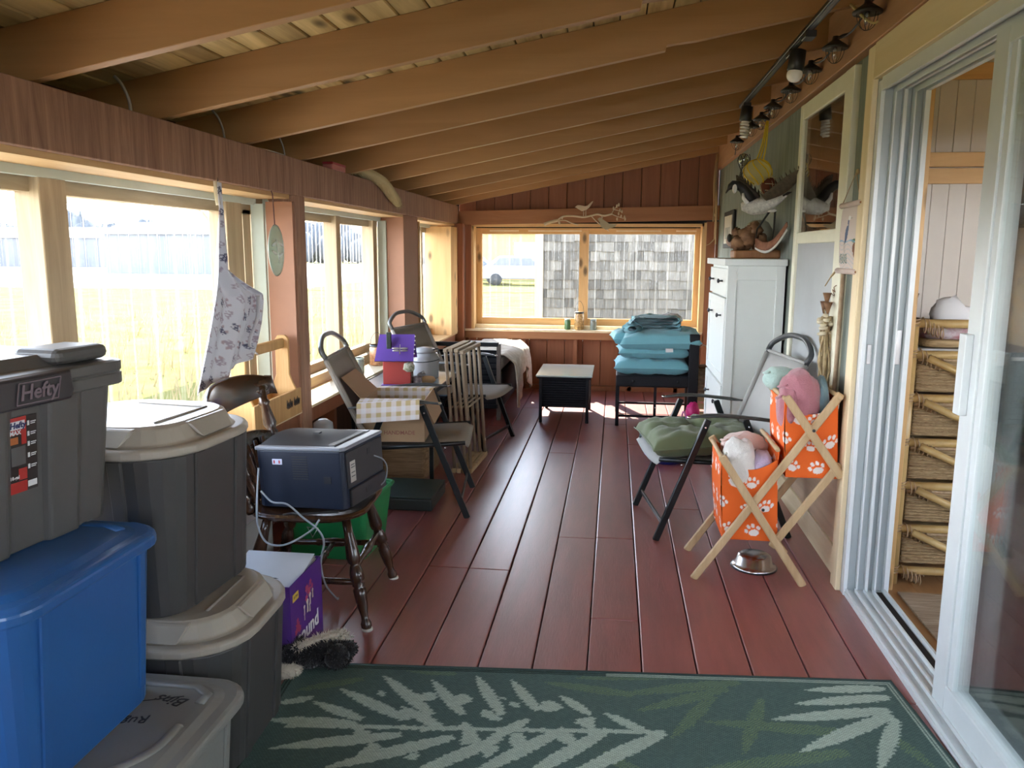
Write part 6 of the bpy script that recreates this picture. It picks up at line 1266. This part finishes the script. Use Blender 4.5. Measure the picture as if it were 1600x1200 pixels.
# ------------------------------------------------------------------ coffee table
t = thing('coffee_table', 'small black wicker coffee table with a glass top under the far window', 'table', (-.40, 6.9, 0))
for x in (-.595, -.205):
    for y in (6.60, 7.22): obj('leg', MB().bar((x, y, 0), (x, y, .38), .026, .026), blk, t, bevel=.003)
obj('wicker_skirt', B(-.60, -.20, 6.605, 7.215, .13, .375), smoked, t)
for k in range(12):
    z = .135+.02*k; obj('weave_band', B(-.604, -.196, 6.598, 7.222, z, z+.012), blk, t, bevel=.003)
obj('top_frame', B(-.625, -.175, 6.575, 7.245, .375, .392), blk, t, bevel=.003)
obj('glass_top', B(-.635, -.165, 6.565, 7.255, .392, .405), mat('mint_frosted_glass', (.42, .50, .47), rough=.12, spec=.7, var=.04), t, bevel=.002)
# ------------------------------------------------------------------ bench with pillows
t = thing('wicker_chair', 'black wicker armchair carrying the pile of teal pillows', 'chair', (.35, 6.9, 0))
for x in (.045, .655):
    for y in (6.56, 7.15): obj('leg', MB().bar((x, y, 0), (x, y, .38), .028, .028), blk, t, bevel=.003)
obj('leg', MB().bar((.35, 6.56, .085), (.35, 6.56, .36), .022, .022), blk, t)
obj('seat_frame', B(.03, .67, 6.54, 7.18, .335, .425), blk, t, bevel=.006)
for z in (.33, .075): obj('rail', B(.045, .655, 6.553, 6.568, z, z+.018), blk, t); 
obj('rail', B(.045, .655, 7.14, 7.155, .075, .093), blk, t)
obj('back_panel', B(.62, .685, 6.55, 7.18, .40, .76), smoked, t, bevel=.008); obj('back_post', B(.61, .69, 6.535, 6.575, .0, .77), blk, t, bevel=.006)
for x in (.17, .53): obj('bolt', MB().ell((x, 6.536, .38), (.012, .006, .012), 8, 6), fmetal, t)
obj('bolt', MB().ell((.355, 6.545, .16), (.008, .006, .008), 8, 6), chrome, t)
teal = mat('teal_pillow', (.15, .37, .42), rough=.75, bump=.15, bs=200, var=.05, sheen=.2)
PG = 'teal pillows piled on the wicker chair'
for i, (lab, x, y, z, rz_, hx, hy, th, rx_) in enumerate((('teal pillow at the bottom of the pile on the wicker chair', .32, 6.80, .412, 0, .31, .25, .155, 0), ('teal pillow in the middle of the pile on the wicker chair', .325, 6.83, .545, R_(2), .29, .26, .13, 0), ('teal pillow with a white tag, topmost of the pile', .395, 6.80, .625, R_(-3), .33, .26, .17, R_(3)), ('teal pillow tucked behind the topmost one at the left', .22, 7.0, .63, R_(5), .24, .20, .14, 0))):
    pt = cushion('pillow', lab, (x, y, z), rz_, hx, hy, th, teal, cat='pillow', group=PG, rot=(rx_, -R_(2) if i == 2 else 0, rz_), wr=.012, seed=i*3, )
    if i == 2: obj('care_tag', B(.04, .10, -hy-.006, -hy-.002, .01, .04), lwhite, pt, W=False)
t = thing('comforter', 'teal quilted comforter folded on top of the pillow pile', 'bedding', (.32, 6.82, .76))
for k in range(4):
    def cf(u, v, k=k):
        a = 2*math.pi*u; rx_, rz2 = .235-.015*k, .026
        return (.31+.012*k+rx_*math.copysign(abs(math.cos(a))**.5, math.cos(a))+.008*math.sin(v*14+k), 6.66+.26*v+.02*math.sin(a*2), .785+.028*k+rz2*math.copysign(abs(math.sin(a))**.7, math.sin(a))+.007*math.sin(u*31+v*9+k)-.05*abs(u-.5)*(k < 2)*0)
    obj('fold', MB().grid(cf, 40, 10, closeu=True), teal, t)
obj('end_ruffle', MB().grid(lambda u, v: (.15+.07*math.cos(u*6.28)*(.5+.5*v)+.02*math.sin(v*20), 6.63+.05*v, .80+.045*math.sin(u*6.28)*(.5+.5*v)), 20, 8, closeu=True), teal, t)
blob_m = mat('clear_plastic_bag', (.62, .62, .64), rough=.2, var=.15, vs=12)
t = thing('plastic_bag', 'crumpled white plastic bag on top behind the comforter', 'bag', (.46, 7.0, .82)); obj('bag', MB().ell((.47, 6.98, .85), (.11, .10, .05), 18, 12, None, ns=.5, nf=3, seed=4), blob_m, t); obj('green_cloth', MB().ell((.31, 6.93, .875), (.07, .06, .03), 14, 9, None, ns=.4, nf=3, seed=6), mat('green_grey_cloth', (.10, .17, .14), rough=.8), t)
# basket on a small crate by the cabinet
t = thing('wicker_basket', 'tall pale wicker basket with an arched handle beyond the cabinet', 'basket', (.765, 6.95, .23)); rat = mat('pale_rattan', (.30, .20, .13), col2=(.52, .40, .29), vs=40, stretch=(1, 1, 2), rough=.8)
obj('bowl', MB().lathe([(.07, .23), (.085, .25), (.09, .45), (.08, .45), (.075, .26)], 22, Matrix.Translation((.765, 6.95, 0))), rat, t)
for k in range(6): obj('weave_ring', MB().tube([(.765+.09*math.cos(a*.2618)*(1+.05*((a+k) % 2)), 6.95+.09*math.sin(a*.2618)*(1+.05*((a+k) % 2)), .265+.032*k) for a in range(24)], .011, 6, closed=True), rat, t)
obj('dark_fill', MB().ell((.765, 6.95, .455), (.08, .08, .018), 14, 8, None, ns=.4, nf=6), root, t); obj('handle', MB().tube([(.765+.075*math.cos(a), 6.95, .45+.19*math.sin(a)) for a in [i*math.pi/12 for i in range(13)]], .006, 6), rat, t)
t = thing('crate', 'small pale wooden crate under the wicker basket', 'crate', (.77, 6.95, 0))
for z in (.03, .10, .17): obj('slat', B(.68, .86, 6.855, 6.867, z, z+.05), maple, t); obj('slat', B(.675, .685, 6.86, 7.04, z, z+.05), maple, t)
for x in (.69, .85):
    for y in (6.87, 7.03): obj('corner_post', B(x-.012, x+.012, y-.012, y+.012, 0, .228), maple, t)
obj('shelf', B(.68, .86, 6.86, 7.04, .222, .23), maple, t)
t = thing('shopping_bag', 'green bag with bright pink cloth on the floor beside the cabinet', 'bag', (.60, 6.2, 0))
obj('green_bag', MB().ell((.59, 6.25, .08), (.07, .08, .08), 16, 10, None, ns=.25, nf=2.5, seed=2), mat('green_bag_plastic', (.05, .38, .18), rough=.35), t); obj('pink_cloth', MB().ell((.63, 6.28, .19), (.055, .07, .075), 16, 10, None, ns=.3, nf=3, seed=3), mat('hot_pink', (.55, .01, .15), rough=.5), t); obj('strap', MB().tube(bez([(.54, 6.2, .14), (.55, 6.18, .21), (.58, 6.19, .14), (.60, 6.19, .08)], 5), .006, 6, flat=.4), mat('lilac_strap', (.6, .25, .55)), t)
t = thing('shallow_basin', 'shallow blue basin on the floor beneath the green cushion chair', 'basin', (.38, 5.45, 0)); obj('basin', MB().lathe([(.10, 0), (.14, .045), (.15, .05), (.135, .045), (.095, .01), (0, .01)], 26, Matrix.Translation((.38, 5.45, 0))), mat('royal_blue', (.03, .08, .5), rough=.35), t)
# ------------------------------------------------------------------ inside the house, through the door
bam = mat('bamboo_pole', (.40, .26, .09), rough=.35, col2=(.56, .40, .17), vs=9, stretch=(1, 1, .3), spec=.6); bind = mat('rattan_binding', (.30, .19, .10), col2=(.50, .36, .22), vs=60, rough=.6)
t = thing('drawer_tower', 'bamboo-framed wicker drawer tower just inside the door', 'drawers', (1.42, 3.62, 0))
cxL, cxR, cy0, cy1 = 1.235, 1.60, 3.50, 3.86
for x in (cxL, cxR):
    for y in (cy0, cy1): obj('bamboo_post', MB().tube([(x, y, 0), (x, y, 1.14)], .022, 12), bam, t)
weave = wood('wicker_weave', (.20, .12, .05), (.52, .38, .20), 'X', rough=.6, ring=70, bump=.8)
obj('back_board', B(cxL, cxR, cy1-.03, cy1-.02, .03, 1.0), dark_ply, t)
for k, z in enumerate((.06, .25, .44, .63, .82, 1.005, 1.135)):
    obj('bamboo_rail', MB().tube([(cxL, cy0, z), (cxR, cy0, z)], .0185, 10), bam, t)
    for x in (cxL, cxR): obj('bamboo_rail', MB().tube([(x, cy0, z), (x, cy1, z)], .0165, 8), bam, t)
    obj('binding', MB().tube([(cxL+.024*math.cos(a), cy0+.024*math.sin(a), z-.018+.0022*a*.9) for a in [i*.6 for i in range(34)]], .0028, 4), bind, t)
    obj('binding', MB().tube([(cxL+.03+.0021*i, cy0+.026*math.cos(i*.75), z-.004+.030*math.sin(i*.75)-.0008*i) for i in range(46)], .0032, 4), bind, t)
    if k < 6 and k > 0: 
        obj('bamboo_brace', MB().tube([(cxL+.06, cy0-.022, z-.01), (cxR-.04, cy0-.022, z-.135)], .0155, 10), bam, t)
    if k < 5:
        dr = obj('wicker_drawer', B(cxL+.03, cxR-.03, cy0+.015, cy1-.04, z+.025, z+.16), weave, t, bevel=.006)
        for j in range(9): obj('drawer_weave', MB().tube([(cxL+.03+(cxR-cxL-.06)*i/11, cy0+.008+.005*(-1)**(i+j), z+.035+.013*j) for i in range(12)], .0042, 5), weave, dr)
        obj('drawer_rim', MB().tube([(cxL+.03, cy0+.006, z+.165), (cxR-.03, cy0+.006, z+.165)], .009, 6), bind, dr)
TZ2 = 1.03
obj('shelf_board', B(cxL, cxR, cy0, cy1, 1.02, 1.03), mat('grey_shelf', (.35, .36, .36)), t)
t = thing('tissue_basket', 'shallow basket with a floral cloth and white tissue on the drawer tower', 'basket', (1.44, 3.65, TZ2))
obj('basket', MB().tube([(1.44+x, 3.65+y, TZ2+.02) for x, y in rr(.14, .12, .04)], .018, 8, closed=True), weave, t); obj('floral_cloth', MB().ell((1.44, 3.64, TZ2+.055), (.14, .115, .045), 20, 12, None, ns=.2, nf=3), mat('floral_print', (.62, .60, .62), col2=(.35, .10, .12), vs=28, rough=.8), t); obj('tissue', MB().ell((1.42, 3.62, TZ2+.135), (.085, .03, .07), 12, 8, None, ns=.6, nf=2.5, seed=9), card_w, t)
t = thing('dark_vase', 'flared dark brown vase at the left end of the drawer tower', 'vase', (1.265, 3.70, TZ2)); obj('vase', MB().lathe([(.03, 0), (.022, .05), (.025, .14), (.045, .22), (.04, .22), (.02, .14)], 18, Matrix.Translation((1.27, 3.70, TZ2))), mat('dark_brown_glaze', (.04, .025, .015), rough=.25), t); obj('foot_ring', MB().lathe([(.034, 0), (.034, .006)], 18, Matrix.Translation((1.27, 3.70, TZ2))), mat('dark_brown_glaze', 0), t)
t = thing('wooden_bowl', 'shallow polished wooden bowl behind the tissue basket', 'bowl', (1.36, 3.80, TZ2)); obj('bowl', MB().lathe([(.03, 0), (.07, .05), (.085, .10), (.078, .10), (.06, .05), (0, .01)], 22, Matrix.Translation((1.36, 3.78, TZ2))), brn, t); obj('foot', MB().lathe([(.035, 0), (.035, .008)], 16, Matrix.Translation((1.36, 3.78, TZ2))), brn, t)
t = thing('paper_sack', 'yellow sack with dark vertical lettering seen through the door glass', 'sack', (1.76, 3.52, 0)); obj('sack', B(1.66, 1.90, 3.46, 3.58, 0, .74), mat('yellow_sack', (.42, .32, .06), rough=.6), t, bevel=.02, seg=2)
for i, w_ in enumerate(('BU BON TYRO', 'BRITAVT')): obj('lettering', text_mb(w_, .045, frame((1.74+.055*i, 3.458, .52), (0, 0, -1), (1, 0, 0)), .0005, bold=.0008), ink, t)
obj('braided_rug', B(1.22, 2.5, .5, 3.38, 0, .008), wood('beige_braid', (.20, .13, .07), (.48, .37, .26), 'X', rough=.9, ring=60, bump=1), label='beige braided rug on the floor just inside the door', cat='rug')
t = thing('plastic_bag', 'shiny black plastic bag on the braided rug behind the door glass', 'bag', (1.62, 2.85, .008)); obj('bag', MB().ell((1.66, 2.86, .085), (.20, .15, .075), 26, 16, None, ns=.35, nf=2.6, seed=11), mat('black_bin_liner', (.008, .008, .009), rough=.12, spec=.8, bump=.6, bs=14), t); obj('tied_end', MB().tube([(1.50, 2.84, .07), (1.45, 2.83, .055), (1.42, 2.83, .05)], [.03, .012, .018], 8), MATS['black_bin_liner'], t)
